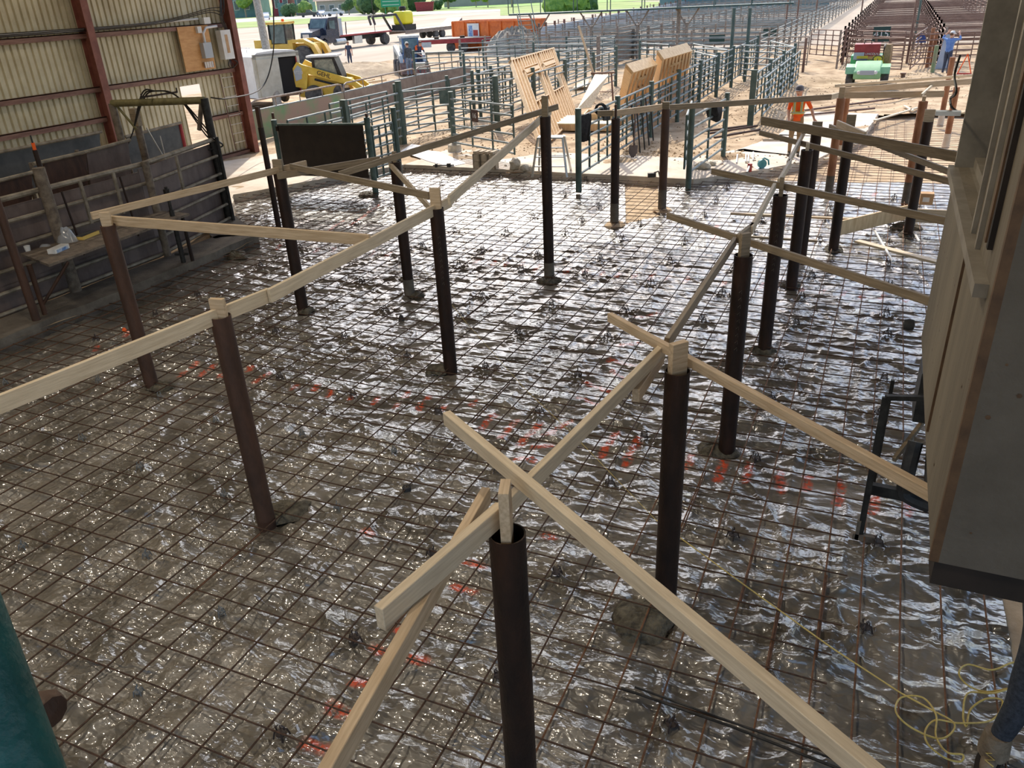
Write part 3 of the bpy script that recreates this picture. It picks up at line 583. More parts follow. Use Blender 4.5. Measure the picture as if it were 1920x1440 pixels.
def simple(mb,name,mt,label,cat,loc,group=None,smooth=True,kind=None):
    o=mb.build(name,M[mt],smooth=smooth); own(o,loc); return tag(o,label,cat,group,kind)
# conduits
for a,b,l in (((1639,430),(1674,490),'white conduit lying under the pale plank'),((1714,435),(1724,453),'short white conduit end near the far right column')):
    p=W(*a,.09); q=W(*b,.12); simple(MB().tube(p,q,.022,10),'conduit','pipe_w',l,'conduit',p)
for i,(a,b) in enumerate([((1388,268),(1381,305)),((1411,263),(1398,303)),((1415,263),(1403,303)),((1409,264),(1412,300))]):
    p=W(*a,G+.5); q=W(*b,G+.03); p=Vector((q.x-.15,q.y+1.0,G+.05)); simple(MB().tube(p,q,.02,8),'conduit','pipe_w','white conduit stick lying on the dirt left of the worker, %s'%['leftmost','second','third','rightmost'][i],'conduit',q,'white conduits on the dirt')
pts=[W(*p,.1) for p in((1726,232),(1716,250),(1712,290),(1718,330),(1724,360),(1740,400))]; simple(MB().path(pts,.03,8),'white_hose','pipe_w','white water pipe curving along the sandy strip at right','hose',pts[0])
# carton, tape roll and small things on the mat
c=W(1735,384,.32); e=thing('cardboard_box','small brown carton on the far plank','box',(c.x,c.y,.34)); MB().bx(-.12,.12,-.1,.1,0,.22).build('carton',M['card'],e); MB().bx(-.07,.05,-.104,-.1,.06,.15).build('sticker',M['white'],e)
c=W(763,918,.02); e=thing('tape_roll','small black roll lying on the plastic behind the left brown column','roll',(c.x,c.y,.01)); MB().lathe([(.02,0),(.045,0),(.045,.045),(.02,.045),(.02,0)],(0,0,0),'z',18).build('tape',M['black'],e); MB().lathe([(.012,0),(.02,0),(.02,.046),(.012,.046),(.012,0)],(0,0,0),'z',14).build('core',M['concd'],e)
for a,l in (((752,597),'black lump on the mat left of the middle column'),((800,400),'dark lump by the post')): 
    c=W(*a); simple(blob((c.x,c.y,.0),.05,.05,.06,5,n=10,rings=3),'rubber_lump','black',l,'lump',c) if a[0]==752 else None
c=W(1084,372,.05); simple(MB().lathe([(.05,0),(.055,.03),(.05,.1),(0,.1)],c,'z',12),'pipe_stub','chutepost','short brown pipe stub on the mat by the green post','pipe stub',c)
# string line
pts=[W(*p,.10) for p in((795,505),(870,600),(985,730),(1080,820),(1230,975))]; simple(MB().path(pts,.003,4),'string_line','cord','thin tan string running diagonally over the mat','string',pts[0])
pts=[W(*p,.105) for p in((1230,975),(1400,1100),(1560,1215),(1690,1300))]
k=MB().path(pts,.0055,6)
def cat(pp,n=8):
    P=[Vector(p) for p in pp]; r=[]
    for i in range(len(P)-1):
        a=P[max(i-1,0)];b=P[i];c=P[i+1];d=P[min(i+2,len(P)-1)]
        for j in range(n):
            t=j/n; r.append(.5*((2*b)+(c-a)*t+(2*a-5*b+4*c-d)*t*t+(3*b-a-3*c+d)*t**3))
    return r+[P[-1]]
cordpx=[(1690,1300),(1745,1330),(1790,1358),(1765,1385),(1710,1365),(1680,1335),(1690,1308),(1730,1308),(1755,1340),(1755,1380),(1775,1410),(1805,1415),(1800,1428),(1770,1420),(1740,1395),(1735,1370),(1755,1350),(1800,1356),(1860,1350),(1880,1315),(1850,1310),(1820,1330),(1812,1362),(1806,1340),(1815,1300),(1860,1300),(1895,1290),(1850,1297),(1815,1285),(1798,1262),(1815,1246),(1860,1256),(1900,1242),(1920,1250)]
cp=[W(x,y,.115+.012*(i%3)) for i,(x,y) in enumerate(cordpx)]; k.path(cat(cp),.0062,6)
simple(k,'extension_cord','cord','yellow cord crossing the mat to a loose tangle at bottom right','cord',pts[0])
# ------------------------------------------------------------------ building shell: left wall, roof, columns
XW=-19.2; wall=bpy.data.objects.new('wall_left',None); C.objects.link(wall); wall.location=(XW,0,0); wall['kind']='structure'
def corr(y0,y1,z0,z1):
    k=MB(); prof=[];y=y0
    while y<y1: prof+=[(0,y),(0,y+.115),(-.045,y+.125),(-.045,y+.165)]; y+=.18
    prof=[(a,b) for a,b in prof if b<=y1]+[(0,y1)]
    v=[(a,b,z0) for a,b in prof]+[(a,b,z1) for a,b in prof]; n=len(prof); k.add(v,[(i,i+1,n+i+1,n+i) for i in range(n-1)]); return k
for y0,y1,z0,z1 in ((-6,15.85,.1,7.6),(15.85,18.72,.1,7.6),(18.72,19.52,2.42,7.6),(19.52,21.1,.1,7.6)): corr(y0,y1,z0,z1).build('corrugated_sheet',M['corr'],wall,smooth=False)
for z,y0,y1 in ((4.05,-6,21),(2.75,-6,21),(2.0,-6,15.8),(1.45,19.55,21),(.25,19.55,21),(5.3,-6,21)):
    k=MB(); k.bx(.02,.16,y0,y1,z-.02,z); k.bx(.14,.16,y0,y1,z-.13,z); k.build('girt',M['girt'],wall)
for y in (10.4,15.85,21.12):
    k=MB(); k.bx(.05,.33,y-.012,y+.012,0,7.6); k.bx(.03,.05,y-.11,y+.11,0,7.6); k.bx(.33,.35,y-.11,y+.11,0,7.6); k.build('steel_column',M['col'],wall)
MB().bx(.17,.19,18.92,20.15,2.80,4.02).build('plywood_sheet',M['ply'],wall)
o=MB().path([(.1,7,4.18),(.1,15.5,4.12),(.1,19.9,4.2)],.03,8).build('conduit',M['pipe_w'],wall)
e=thing('electric_panel','white electrical cabinet with a glass slot on the corner of the metal wall','electric panel',(XW,0,0))
MB().bx(.16,.36,20.45,20.88,3.02,3.85).build('cabinet',M['white'],e); MB().bx(.36,.366,20.6,20.72,3.2,3.72).build('window_slot',M['card'],e)
e=thing('junction_box','grey junction box on the orange plywood','electric box',(XW,0,0)); MB().bx(.19,.34,19.66,20.0,3.12,3.55).build('box_body',M['elec'],e); MB().path([(.26,19.83,3.55),(.26,19.83,3.8),(.26,19.98,3.95),(.26,20.45,3.97)],.035,8).build('elbow_conduit',M['pipe_w'],e)
for i in range(4): MB().tube((.26,19.66+i*.1,2.85),(.26,19.66+i*.1,3.02),.04,8).build('socket',M['chrome'],e)
for i,(y,z) in enumerate(((19.62,3.82),(19.95,4.05))): simple(MB().bx(XW+.19,XW+.28,y,y+.16+.1*i,z,z+.18),'small_box','white',['small white box on the plywood top','white box beside the wire bundle at the wall top'][i],'electric box',(XW+.2,y,z))
k=MB()
for i in range(3):
    k.path(cat([(.2,6,4.12+.03*i),(.19,14,4.09+.035*i),(.2,18,4.13+.03*i),(.25,20.2,4.35+.05*i),(.3,20.8,4.3+.12*i),(.33,20.95,5.2)]),.013,5)
for i in range(3): k.path(cat([(.3,20.75+.05*i,3.85),(.33,20.6+.05*i,4.2),(.3,20.85,4.9)]),.014,5)
for i in range(3): k.path(cat([(.3,20.7,3.02),(.4,20.5+.1*i,2.85),(.3,20.75,2.75),(.4,20.9,2.9),(.3,20.8,3.02)]),.014,5)
o=k.build('wiring',M['blackcord'],wall)
e=thing('wall_ladder','thin steel ladder fixed beside the corner column','ladder',(XW,0,0))
for y in (20.2,20.72): MB().tube((.3,y,.35),(.22,y,2.62),.018,6).build('rail',M['rust_rail'],e)
for i in range(8): z=.55+i*.28; MB().tube((.29,20.2,z),(.29,20.72,z),.012,6).build('rung',M['alu'],e)
k=MB().path(cat([W(380,185,0) and WX(395,183,-17.5),WX(430,184,-17.2),WX(490,165,-18.2),WX(512,100,-18.0),WX(512,0,-17.5),WX(512,-60,-17.5)]),.02,6); o=simple(k,'power_cable','blackcord','black cable sagging from the chute past the corner column','cable',(-17.5,15,2.5))
# roof
k=MB(); k.bx(-19.6,9,-7,21.3,7.6,7.67); o=k.build('ceiling',M['roof'],smooth=False); struct(o)
for i,y in enumerate((-.5,5,10.4,15.85,21.1)):
    k=MB().bx(-19.4,9,y-.1,y+.1,7.2,7.6); struct(k.build('ceiling_beam',M['col'],smooth=False))
for i in range(7): struct(MB().bx(-19+4*i,-18.85+4*i,-6,21.2,7.4,7.6).build('ceiling_purlin',M['girt'],smooth=False))
for x,y in LAMPS:
    o=MB().lathe([(.2,7.12),(.22,7.15),(.1,7.4),(0,7.4)],(x,y,0),'z',16).build('ceiling_lamp',M['light']); own(o,(x,y,7.15)); tag(o,'round warm high bay lamp under the roof, out of view','lamp','high bay lamps under the roof')
# rear wall of the hall behind the camera
o=MB().bx(-19.2,-9,-6.2,-6,0,6.2).build('wall_back',M['corr'],smooth=False); struct(o)
# ------------------------------------------------------------------ plywood box (office bump-out) at right
BX=.46; wr=bpy.data.objects.new('wall_right',None); C.objects.link(wr); wr.location=(BX,3.17,0); wr['kind']='structure'; wr['wo']=[BX,3.17,0.]
YN,YF=3.17,5.75; wy0,wy1,wz0,wz1=4.05,5.60,3.42,5.7
for a in ((YN+.03,YF,2.22,wz0),(YN+.03,wy0,wz0,5.8),(wy1,YF,wz0,5.8)): MB().bx(BX,BX+.06,a[0],a[1],a[2],a[3]).build('plywood_face',M['plyface'],wr,smooth=False)
MB().bx(BX-.006,BX+.03,YN,YN+.035,2.22,5.8).build('corner_trim',M['brownedge'],wr,smooth=False)
MB().bx(BX+.03,4.5,YN,YN+.05,2.22,5.8).build('grey_panel',M['greywall'],wr,smooth=False)
MB().bx(BX+.06,4.5,YF-.06,YF,2.22,5.8).build('far_panel',M['greywall'],wr,smooth=False)
MB().bx(BX+.02,4.5,YN+.03,YN+.2,2.08,2.22).build('edge_beam',M['darkwood'],wr,smooth=False)
MB().bx(BX+.2,4.5,YN+.2,YF,2.14,2.2).build('floor_deck',M['darkwood'],wr,smooth=False)
MB().bx(BX-.012,BX,4.2,4.215,2.3,3.35).build('crack',M['brownedge'],wr,smooth=False)
k=MB()
for i in range(26):
    y=random.uniform(YN+.06,YF); z=random.uniform(2.3,3.4); k.lathe([(0,BX-.003),(random.uniform(.004,.010),BX-.002)],(0,y,z),'x',6)
k.build('nail_hole',M['brownedge'],wr)['kind']='stuff'
k=MB()
for i in range(26):
    x=random.uniform(BX+.06,1.6); z=random.uniform(2.3,3.5); r=random.uniform(.004,.013); k.lathe([(0,YN-.003),(r,YN-.002)],(x,0,z),'y',6)
k.build('paint_chip',M['brownedge'],wr)['kind']='stuff'
wn=bpy.data.objects.new('window_1',None); C.objects.link(wn); wn.location=(BX,3.95,3.42); wn['kind']='structure'; wn['wo']=[BX,3.95,3.42]
MB().bx(BX+.16,BX+.17,wy0,wy1,wz0,wz1).build('pane',M['wglass'],wn,smooth=False)
MB().bx(BX-.05,BX+.16,wy0-.72,wy1+.03,wz0-.055,wz0).build('window_sill',M['frame'],wn,smooth=False)
for y in (wy0,wy1-.04): MB().bx(BX-.02,BX+.16,y,y+.04,wz0,wz1).build('window_jamb',M['frame'],wn,smooth=False)
for y in (wy0+.08,wy0+.20,wy0+.75): MB().bx(BX+.09,BX+.14,y,y+.035,wz0,wz1).build('window_mullion',M['frame'],wn,smooth=False)
MB().bx(BX+.08,BX+.14,wy0+.04,wy1-.04,wz0,wz0+.06).build('window_rail',M['frame'],wn,smooth=False)
for y,m_ in ((3.55,'brownedge'),(3.80,'frame'),(3.45,'darkwood')): MB().bx(BX-.02,BX,y,y+.04,3.52 if m_!='frame' else 3.38,5.8).build('vertical_batten',M[m_],wr,smooth=False)
k=MB()
for dx in (0,.03): k.path(cat([WX(1800,105,.3),WX(1790,140,.3),WX(1793,170+dx*99,.3),WX(1782,185,.3),WX(1784,200,.3),WX(1794,208,.4)]),.006,5)
simple(k,'loose_wires','blackcord','loose dark wires hanging off the far corner of the plywood box','wire',WX(1795,150,.3))
p=WX(1784,212,.3); simple(MB().beam(p-Vector((.07,0,0)),p+Vector((.04,0,0)),.05,.02),'wall_bracket','alu','small metal bracket sticking out of the plywood box','bracket',p)
# black squeeze chute machine under the box
e=thing('cattle_chute','black steel chute frame with a motor under the plywood box','chute',(.6,6.4,0)); e['wo']=[.6,6.4,0.]
b0=W(1612,1005,.03); zt=ZT(b0,745)
MB().beam(b0,(b0.x,b0.y,zt),.05,.03).build('upright',M['drksteel'],e); MB().beam((b0.x+.05,b0.y+.35,.4),(b0.x+.05,b0.y+.35,zt),.03,.03).build('upright',M['drksteel'],e)
MB().bx(b0.x-.06,b0.x+.14,b0.y-.03,b0.y+.02,0,.06).build('base_foot',M['chutepost'],e); MB().bx(b0.x-.04,b0.x-.01,b0.y-.03,b0.y+.02,.0,.2).build('base_foot',M['chutepost'],e)
MB().beam((b0.x,b0.y,zt),(b0.x+.35,b0.y+.1,zt),.04,.04).build('cross_bar',M['drksteel'],e)
q=W(1700,720,1.3); MB().box((b0.x+.30,b0.y+.45,1.32),(.10,.35,.45)).build('cover_plate',M['drksteel'],e)
MB().lathe([(0,-.08),(.20,-.08),(.22,0),(.20,.08),(0,.08)],(b0.x+.62,b0.y+.55,1.25),'y',20).build('winch_drum',M['chutepost'],e)
MB().tube((b0.x+.45,b0.y+.5,1.05),(b0.x+.45,b0.y-.3,.75),.07,10).build('cylinder',M['drksteel'],e)
MB().path(cat([(b0.x+.3,b0.y+.2,.95),(b0.x+.28,b0.y+.1,.7),(b0.x+.3,b0.y+.15,.45),(b0.x+.5,b0.y+.1,.4)]),.06,8).build('hose',M['black'],e)
MB().box((b0.x+.7,b0.y+.3,.85),(.5,.35,.25)).build('motor',M['drksteel'],e); MB().beam((b0.x,b0.y+.15,.45),(b0.x+1.2,b0.y+.15,.42),.06,.10).build('cross_bar',M['drksteel'],e)
MB().beam((b0.x+.3,b0.y+.0,.6),(b0.x+.3,b0.y+.9,.6),.08,.10).build('cross_bar',M['drksteel'],e)
p=W(1676,862,.7); q=W(1731,790,.9); MB().beam(p,q,.03,.05).build('wood_strut',M['pinew'],e,label='pale wood strut')
c=WX(1716,610,.52); simple(MB().lathe([(0,-.05),(.045,-.04),(.055,0),(.045,.04),(0,.05)],c-Vector((.05,0,0)),'x',9),'rubber_bumper','black','','',Vector((BX,3.17,0))); rb=C.objects[-1]; rb.location=(0,0,0); rb.parent=wr; rb.pop('label',None); rb.pop('category',None)
# teal post bottom left, right next to the camera
b0=ray(20,1330); t=1.05/b0.length; c=Vector((0,0,H))+b0*t
d=Vector((0,0,1)); top=ray(-30,1130)*t; 
p0=Vector((0,0,H))+ray(-156,950)*(.9); p1=Vector((0,0,H))+ray(90,1600)*(.9)
o=simple(MB().tube(p0+(p0-p1).normalized()*.02,p1,.045,20),'teal_rail','teal','teal painted pipe in the bottom left corner, closest to the camera','rail',p1)
c=W(82,1322,2.6); simple(MB().lathe([(0,-.02),(.025,-.015),(.03,0),(.025,.015),(0,.02)],Vector((0,0,H))+ray(86,1330)*1.2,'x',10),'bolt_head','rustm','','',p1); bolt=C.objects[-1]; del bolt['label']; bolt.pop('category',None); bolt.parent=o; bolt.location=(0,0,0)

# ------------------------------------------------------------------ left chute and working alley
e=thing('chute_fence','grimy sheeted pipe fence along the left kerb with two thick posts','fence',(-12.5,8,0)); e['wo']=[-12.5,8.,0.]
EP=Vector((-13.16,13.43,0))
def fx(y): return -12.5 if y<10.8 else -12.5+(y-10.8)/(13.43-10.8)*(-13.16+12.5)
for y0,y1,zt in ((4,6.6,1.8),(6.6,8.75,1.8),(8.75,10.8,1.8),(10.8,13.4,1.85)):
    for z0,z1 in ((.15,.625),(.62,1.23),(1.225,zt)):
        MB().slab([(fx(y0)-.08,y0,z0),(fx(y1)-.08,y1,z0),(fx(y1)-.08,y1,z1),(fx(y0)-.08,y0,z1)],.02).build('sheet_panel',M['chuteply'],e,smooth=False)
for z in (1.95,1.60,1.22,.88,.55,.24):
    MB().path([(-12.44,4,z),(-12.44,10.8,z),(fx(13.43)+.06,13.4,z)],.032 if z<1.9 else .045,7).build('rail',M['chutepipe'],e)
for y,z,r in ((4.6,2.2,.09),(8.72,2.3,.095),(10.82,2.0,.07)): MB().lathe([(r,0),(r,z),(0,z)],(-12.36,y,0),'z',14).build('post',M['chutepost'],e)
MB().lathe([(.085,0),(.085,2.78),(0,2.78)],EP,'z',14).build('post',M['drksteel'],e,label='black end post'); MB().lathe([(.04,0),(.04,2.0)],EP+Vector((.17,-.05,0)),'z',10).build('post',M['drksteel'],e)
for y in (9.4,10.1,11.6): MB().bx(-12.43,-12.39,y,y+.05,1.2,1.95).build('stile',M['chutepipe'],e)
for y in (9.05,10.25): MB().tube((-12.33,y,.75),(-12.36,y-.05,1.85),.018,6).build('drop_rod',M['rust'],e)
# arch
e=thing('gate_arch','greasy olive pipe arch above the chute end with hoses tied on','arch',(EP.x,EP.y,0)); e['wo']=[EP.x,EP.y,0.]
A0=W(210,194,2.72); A1=Vector((EP.x,EP.y,2.74)); dd=(A0-A1); A0=A1+dd.normalized()*min(dd.length,3.4)
MB().tube(A0,A1,.075,12).build('cross_pipe',M['olive'],e); MB().tube(A0,(A0.x,A0.y,0),.08,12).build('upright_pipe',M['chutepost'],e)
MB().tube(A0+(A1-A0)*.03,A0+(A1-A0)*.2+Vector((0,0,-.55)),.03,6).build('brace',M['olive'],e); MB().tube(A1+(A0-A1)*.03,A1+(A0-A1)*.12+Vector((0,0,-.6)),.05,6).build('brace',M['chutepost'],e)
k=MB(); mid=(A0+A1)/2
for i in range(3): k.path(cat([A0+Vector((-.2,0,-1.2+.1*i)),A0+(A1-A0)*.12+Vector((0,0,-.7)),A0+(A1-A0)*.35+Vector((0,0,.05+.06*i)),mid+Vector((0,0,.22)),A0+(A1-A0)*.72+Vector((0,0,.1)),A1+(A0-A1)*.1+Vector((.1,0,-.5-.1*i)),A1+Vector((.1,-.1,-.75)),A1+Vector((.15,.1,-.95)),A1+Vector((-.1,-.3,-1.0))]),.016,5)
k.build('hoses',M['blackcord'],e); k=MB(); k.tube(mid+Vector((-.1,-.3,.13)),mid+Vector((0,.6,.13)),.02,6); k.tube(mid+Vector((-.1,-.3,.13)),mid+Vector((-.1,-.3,.2)),.015,6); k.tube(mid+Vector((0,.6,.13)),mid+Vector((0,.6,.22)),.015,6); k.build('latch_rod',M['rust'],e)
# back fence of the alley and sheets seen over the first one
def sheetX(X,px,mt,label,name='alley_panel',th=.04,foot=True):
    P=[WX(a,b,X) for a,b in px]; c=sum(P,Vector())/len(P); e=thing(name,label,'panel',(X,c.y,0)); e['wo']=[X,c.y,0.]
    MB().slab(P,th).build('sheet',M[mt],e,smooth=False)
    ys=[p.y for p in P]; zt=max(p.z for p in P); zb=min(p.z for p in P)
    MB().tube((X+.06,min(ys),P[0].z),(X+.06,max(ys),P[1].z),.035,7).build('top_rail',M['chutepipe'],e)
    if foot:
        for y in (min(ys)+.05,max(ys)-.05): MB().tube((X-.08,y,0),(X-.08,y,zt),.04,8).build('post',M['chutepost'],e)
    return e
sheetX(-14.6,[(-40,348),(60,322),(60,430),(-40,460)],'rustm','brown sheet behind the left fence at the picture edge')
sheetX(-14.6,[(82,302),(160,284),(170,400),(95,425)],'rustm','low brown sheet between the posts behind the left fence')
sheetX(-14.6,[(162,284),(240,262),(252,380),(178,400)],'chuteply','purple brown panel left of the arch')
sheetX(-15.2,[(272,305),(395,273),(402,360),(318,385)],'rustm','dark brown panel under the arch')
sheetX(-16.9,[(-60,296),(187,247),(190,330),(-60,375)],'blgrey','long dark blue-grey sheet below the corrugated wall')
sheetX(-16.9,[(238,255),(336,230),(348,300),(248,325)],'blgrey','blue-grey sheet with red end right of the arch upright')
MB().tube(WX(-60,291,-16.9)+Vector((.05,0,0)),WX(187,242,-16.9)+Vector((.05,0,0)),.03,6); 
p=WX(337,232,-16.9); simple(MB().tube(p,(p.x,p.y,.1),.05,8),'red_post','redt','red post at the end of the blue-grey sheet','post',(p.x,p.y,0))
p=WX(258,236,-15.6); e=thing('short_post','round post with a wood cap inside the arch','post',(p.x,p.y,0)); MB().lathe([(.085,0),(.085,p.z),(0,p.z)],(0,0,0),'z',12).build('pole',M['chutepost'],e); MB().bx(-.1,.1,-.06,.06,p.z,p.z+.38).build('wood_cap',M['pinew'],e)
p=WX(62,270,-13.6); e=thing('marker_post','thin post with an orange sleeve behind the left fence','post',(p.x,p.y,0)); MB().lathe([(.045,0),(.045,p.z-.1)],(0,0,0),'z',10).build('pole',M['rust'],e); MB().lathe([(.03,p.z-.3),(.03,p.z+.02)],(0,0,0),'z',10).build('orange_sleeve',M['hivis'],e); MB().lathe([(.015,p.z),(.012,p.z+.15)],(0,0,0),'z',8).build('tip',M['black'],e)
for a,b,X,l in (((275,240),(310,300),-14.9,'pale rod leaning under the arch'),((300,255),(318,330),-14.8,'second pale rod leaning under the arch')):
    p=WX(*a,X); q=WX(*b,X); simple(MB().tube(p,(q.x,q.y,q.z),.014,6),'steel_rod','alu',l,'rod',q)
# shelf table against the fence
e=thing('work_table','rough wooden shelf on rusty pipe legs by the left kerb','table',(-12.1,9.6,0)); e['wo']=[-12.1,9.6,0.]
ZT0=1.05; T=[W(40,480,ZT0),W(94,501,ZT0),W(357,404,ZT0),W(305,399,ZT0)]
for i in range(2):
    a=T[0].lerp(T[1],i*.5);b=T[0].lerp(T[1],i*.5+.48);c=T[3].lerp(T[2],i*.5+.48);d=T[3].lerp(T[2],i*.5); MB().slab([a,b,c,d],.04).build('plank',M['chutepost'],e,smooth=False)
lg=[(76,622,2.14,.062),(92,611,1.03,.04)]
for x,y,z,r in lg: g=W(x,y); MB().lathe([(r,0),(r,z),(0,z)],g,'z',12).build('leg',M['rustm'],e)
g=W(92,611); MB().tube((g.x,g.y,.35),T[1]+Vector((-.05,.35,-.03)),.025,6).build('brace',M['rustm'],e); MB().tube((T[2].x-.1,T[2].y-.1,0),(T[2].x-.1,T[2].y-.1,ZT0),.035,8).build('leg',M['rust'],e)
c=W(52,468,ZT0+.06); c.z=ZT0; e=thing('paper_cup','white paper cup at the left end of the work table','cup',c+Vector((0,0,.003))); MB().lathe([(.035,0),(.048,.12),(.044,.12),(.032,.006),(0,.006)],(0,0,0),'z',14).build('cup',M['white'],e)
simple(blob((c.x+.02,c.y+.3,c.z+.02),.16,.1,.05,9,n=12,rings=3),'crumpled_bag','bag','crumpled clear bag beside the paper cup','bag',c+Vector((.02,.3,0)))
c=W(110,468,ZT0+.06); c.z=ZT0; e=thing('glove_box','blue and white carton on the work table','box',c,rz=.25); MB().bx(-.07,.07,-.17,.17,0,.11).build('carton',M['white'],e); MB().bx(-.072,.072,-.13,.13,.02,.09).build('blue_print',M['bluebox'],e)
c=W(122,462,ZT0); simple(blob((c.x-.1,c.y+.15,c.z+.02),.2,.16,.25,12,n=14,rings=4),'plastic_bag','bag','puffy clear plastic bag behind the blue carton','bag',c+Vector((-.1,.15,0)))
c=W(165,448,ZT0); e=thing('yellow_box','flat yellow box on the work table','box',c,rz=.2); MB().bx(-.09,.09,-.2,.2,0,.09).build('carton',M['yellowbox'],e); MB().bx(-.088,.06,-.19,.19,.09,.095).build('dark_opening',M['black'],e)
# screw post
c=W(349,511); e=thing('screw_post','black free-standing screw jack post before the left fence','post',c); MB().lathe([(.045,0),(.045,1.2),(.03,1.2),(.03,1.62),(0,1.62)],(0,0,0),'z',12).build('tube',M['drksteel'],e)
for z in (1.42,.36): MB().tube((-.12,-.05,z),(.12,.05,z),.022,8).build('handle_bar',M['drksteel'],e)
MB().lathe([(.06,1.5),(.06,1.58)],(0,0,0),'z',6).build('nut',M['drksteel'],e)
for i,a in enumerate(((85,600),(32,637),(160,583),(216,552),(412,472),(445,462),(395,478),(234,622))):
    c=W(*a,.05); simple(MB().lathe([(.02,0),(.035,.03),(.02,.06),(0,.065)],c,'z',8),'marker_stake','hivis','orange marker stake, '+['beside the table leg','leftmost at the picture edge','third along the left kerb','in front of the screw post','at the kerb corner','nearest the chute end post','left of the kerb corner','on the mat beside the far left column'][i],'marker',c,'orange marker stakes along the left kerb')
# slim post with timber at far left of mat
c=W(523,428); zt=ZT(c,239); e=thing('slim_post','slim black post with a timber top left of the hanging sheet','post',c); MB().lathe([(.062,0),(.062,zt),(0,zt)],(0,0,0),'z',12).build('pole',M['rust'],e); MB().bx(-.045,.045,-.03,.03,zt-.02,zt+.42).build('timber_top',M['rustm'],e)
# hanging dark sheet gate
rp=W(705,365); lp=W(514,230,1.75); lp.z=0; L=(rp-lp); an=math.atan2(L.y,L.x); e=thing('sheet_gate','dark brown rubber sheet hung between two green posts','gate',(lp.x,lp.y,0),an); Lg=L.length
MB().bx(.10,Lg-.14,-.02,.02,.42,1.72).build('sheet',M['darkpanel'],e,smooth=False)
for x,z in ((0,1.82),(Lg,1.9)): MB().lathe([(.075,0),(.075,z),(0,z)],(x,0,0),'z',14).build('post',M['green'],e)
MB().bx(.06,.09,-.03,.03,.4,1.7).build('edge_strip',M['alu'],e); MB().tube((0,0,1.7),(Lg,0,1.74),.03,8).build('top_rail',M['green'],e)
for x in (0,Lg): MB().lathe([(.035,0),(.035,.14),(0,.14)],(x,0,1.85),'z',8).build('post_cap',M['rustm'],e)
MB().bx(-.05,.12,-.05,.05,1.55,1.66).build('hinge',M['rust'],e)
for i in range(5): MB().bx(Lg-.13,Lg-.11,-.03,.03,.5+.25*i,.58+.25*i).build('tie',M['alu'],e)
# ------------------------------------------------------------------ pens
RAIL={}
def ub(kind,mt):
    k=(kind,mt)
    if k not in RAIL:
        b=MB()
        if kind=='rail': b.path([(0,0,0),(1,0,0)],.03,7)
        elif kind=='stile': b.path([(0,0,0),(0,0,1)],.028,6)
        elif kind=='post': b.lathe([(.066,0),(.066,1),(0,1)],(0,0,0),'z',12)
        elif kind=='sqpost': b.bx(-.07,.07,-.05,.05,0,1)
        RAIL[k]=b.mesh(kind,M[mt])
    return RAIL[k]
def fence(p0,p1,label,h=1.6,nr=6,ns=2,mt='galv',z0=G,cat='fence panel',gap=.28,sm=None,name='pipe_fence',group='pipe pen panels'):
    p0=Vector(p0[:2]); p1=Vector(p1[:2]); d=p1-p0; L=d.length; e=thing(name,label,cat,(p0.x,p0.y,z0),math.atan2(d.y,d.x),group)
    sm=sm or ('green' if mt=='galv' else mt)
    for i in range(nr): inst('rail',ub('rail',mt),e,(.03,0,gap+(h-gap)*i/(nr-1)),sc=(L-.06,1,1))
    for i in range(ns+2): inst('stile',ub('stile',sm),e,(.03+(L-.06)*i/(ns+1),.0,gap-.04),sc=(1,1,h-gap+.04))
    return e
def post(p,h,label,r=1,mt='green',kind='post',z0=G-.1): 
    o=inst('fence_post',ub(kind,mt),None,(p[0],p[1],z0),sc=(r,r,h+.1)); return tag(o,label,'fence post','fence posts in the pens')
ords=['nearest','second','third','fourth','fifth','sixth','seventh','eighth','ninth','tenth']
P7=W(738,213,1.85); P7=(P7.x,P7.y)
fence((rp.x+.02,rp.y+.1),(P7[0],P7[1]-.1),'narrow green pipe gate right of the hanging sheet',h=1.5); post(P7,1.85,'tall green post right of the hanging sheet gate',1.1)
fence((-14.2,17.2),(-14.2,19.7),'pen panel just behind the hanging sheet'); post((-14.2,19.8),1.8,'double green post above the hanging sheet',1.3,kind='sqpost')
fence((-14.15,19.9),(-14.35,23.0),'pen panel behind the tall green post'); fence((-15.1,20.3),(-15.0,23.4),'short grey panel with a purple sheet behind the tall green post')
post((-14.4,23.15),1.95,'tall double green post left of the straw mound',1.6); post((-14.62,23.3),1.85,'green companion post of the tall double post',1.1)
fence((-14.4,23.3),(-12.2,25.5),'swung gate with a green plate left of the leaning wall frame'); post((-12.1,25.6),1.85,'green post at the end of the gate with a green plate',1.6)
e=thing('blank_plate','dark green plate hung on the swung gate','sign',(-13.3,24.35,1.28),math.atan2(2.2,2.2)); MB().bx(-.28,.28,-.05,-.03,0,.42).build('plate',M['green'],e)
post((-12.0,22.2),1.75,'green hinge post in a concrete collar',1.2); fence((-12.0,22.15),(-9.3,20.75),'nearest gate with a small rusty number plate, before the frames',h=1.55)
simple(MB().lathe([(.22,0),(.2,.2),(.1,.26),(0,.26)],(-12.0,22.2,G),'z',14),'concrete_collar','rock','broken concrete collar at the foot of the hinge post','concrete',(-12,22.2,G))
e=thing('number_plate','small rusty number plate on the nearest gate','sign',(-10.85,21.5,1.15),math.atan2(-1.4,2.7)); MB().bx(-.16,.16,-.05,-.03,0,.34).build('plate',M['rustm'],e); text('lettering','16',.2,M['ltext'],e,(0,-.052,.17),(math.pi/2,0,0))
ys=[23.3,26.8,30.5,34.2,38,42]
for i in range(5):
    fence((-14.55,ys[i]+.05),(-14.6,ys[i+1]-.05),'%s panel of the long pen line behind the tall double post'%ords[i]); post((-14.6,ys[i+1]),1.75,'%s post of the long pen line behind the tall double post'%ords[i])
ys=[25.7,29.0,32.4,36.0,39.4]
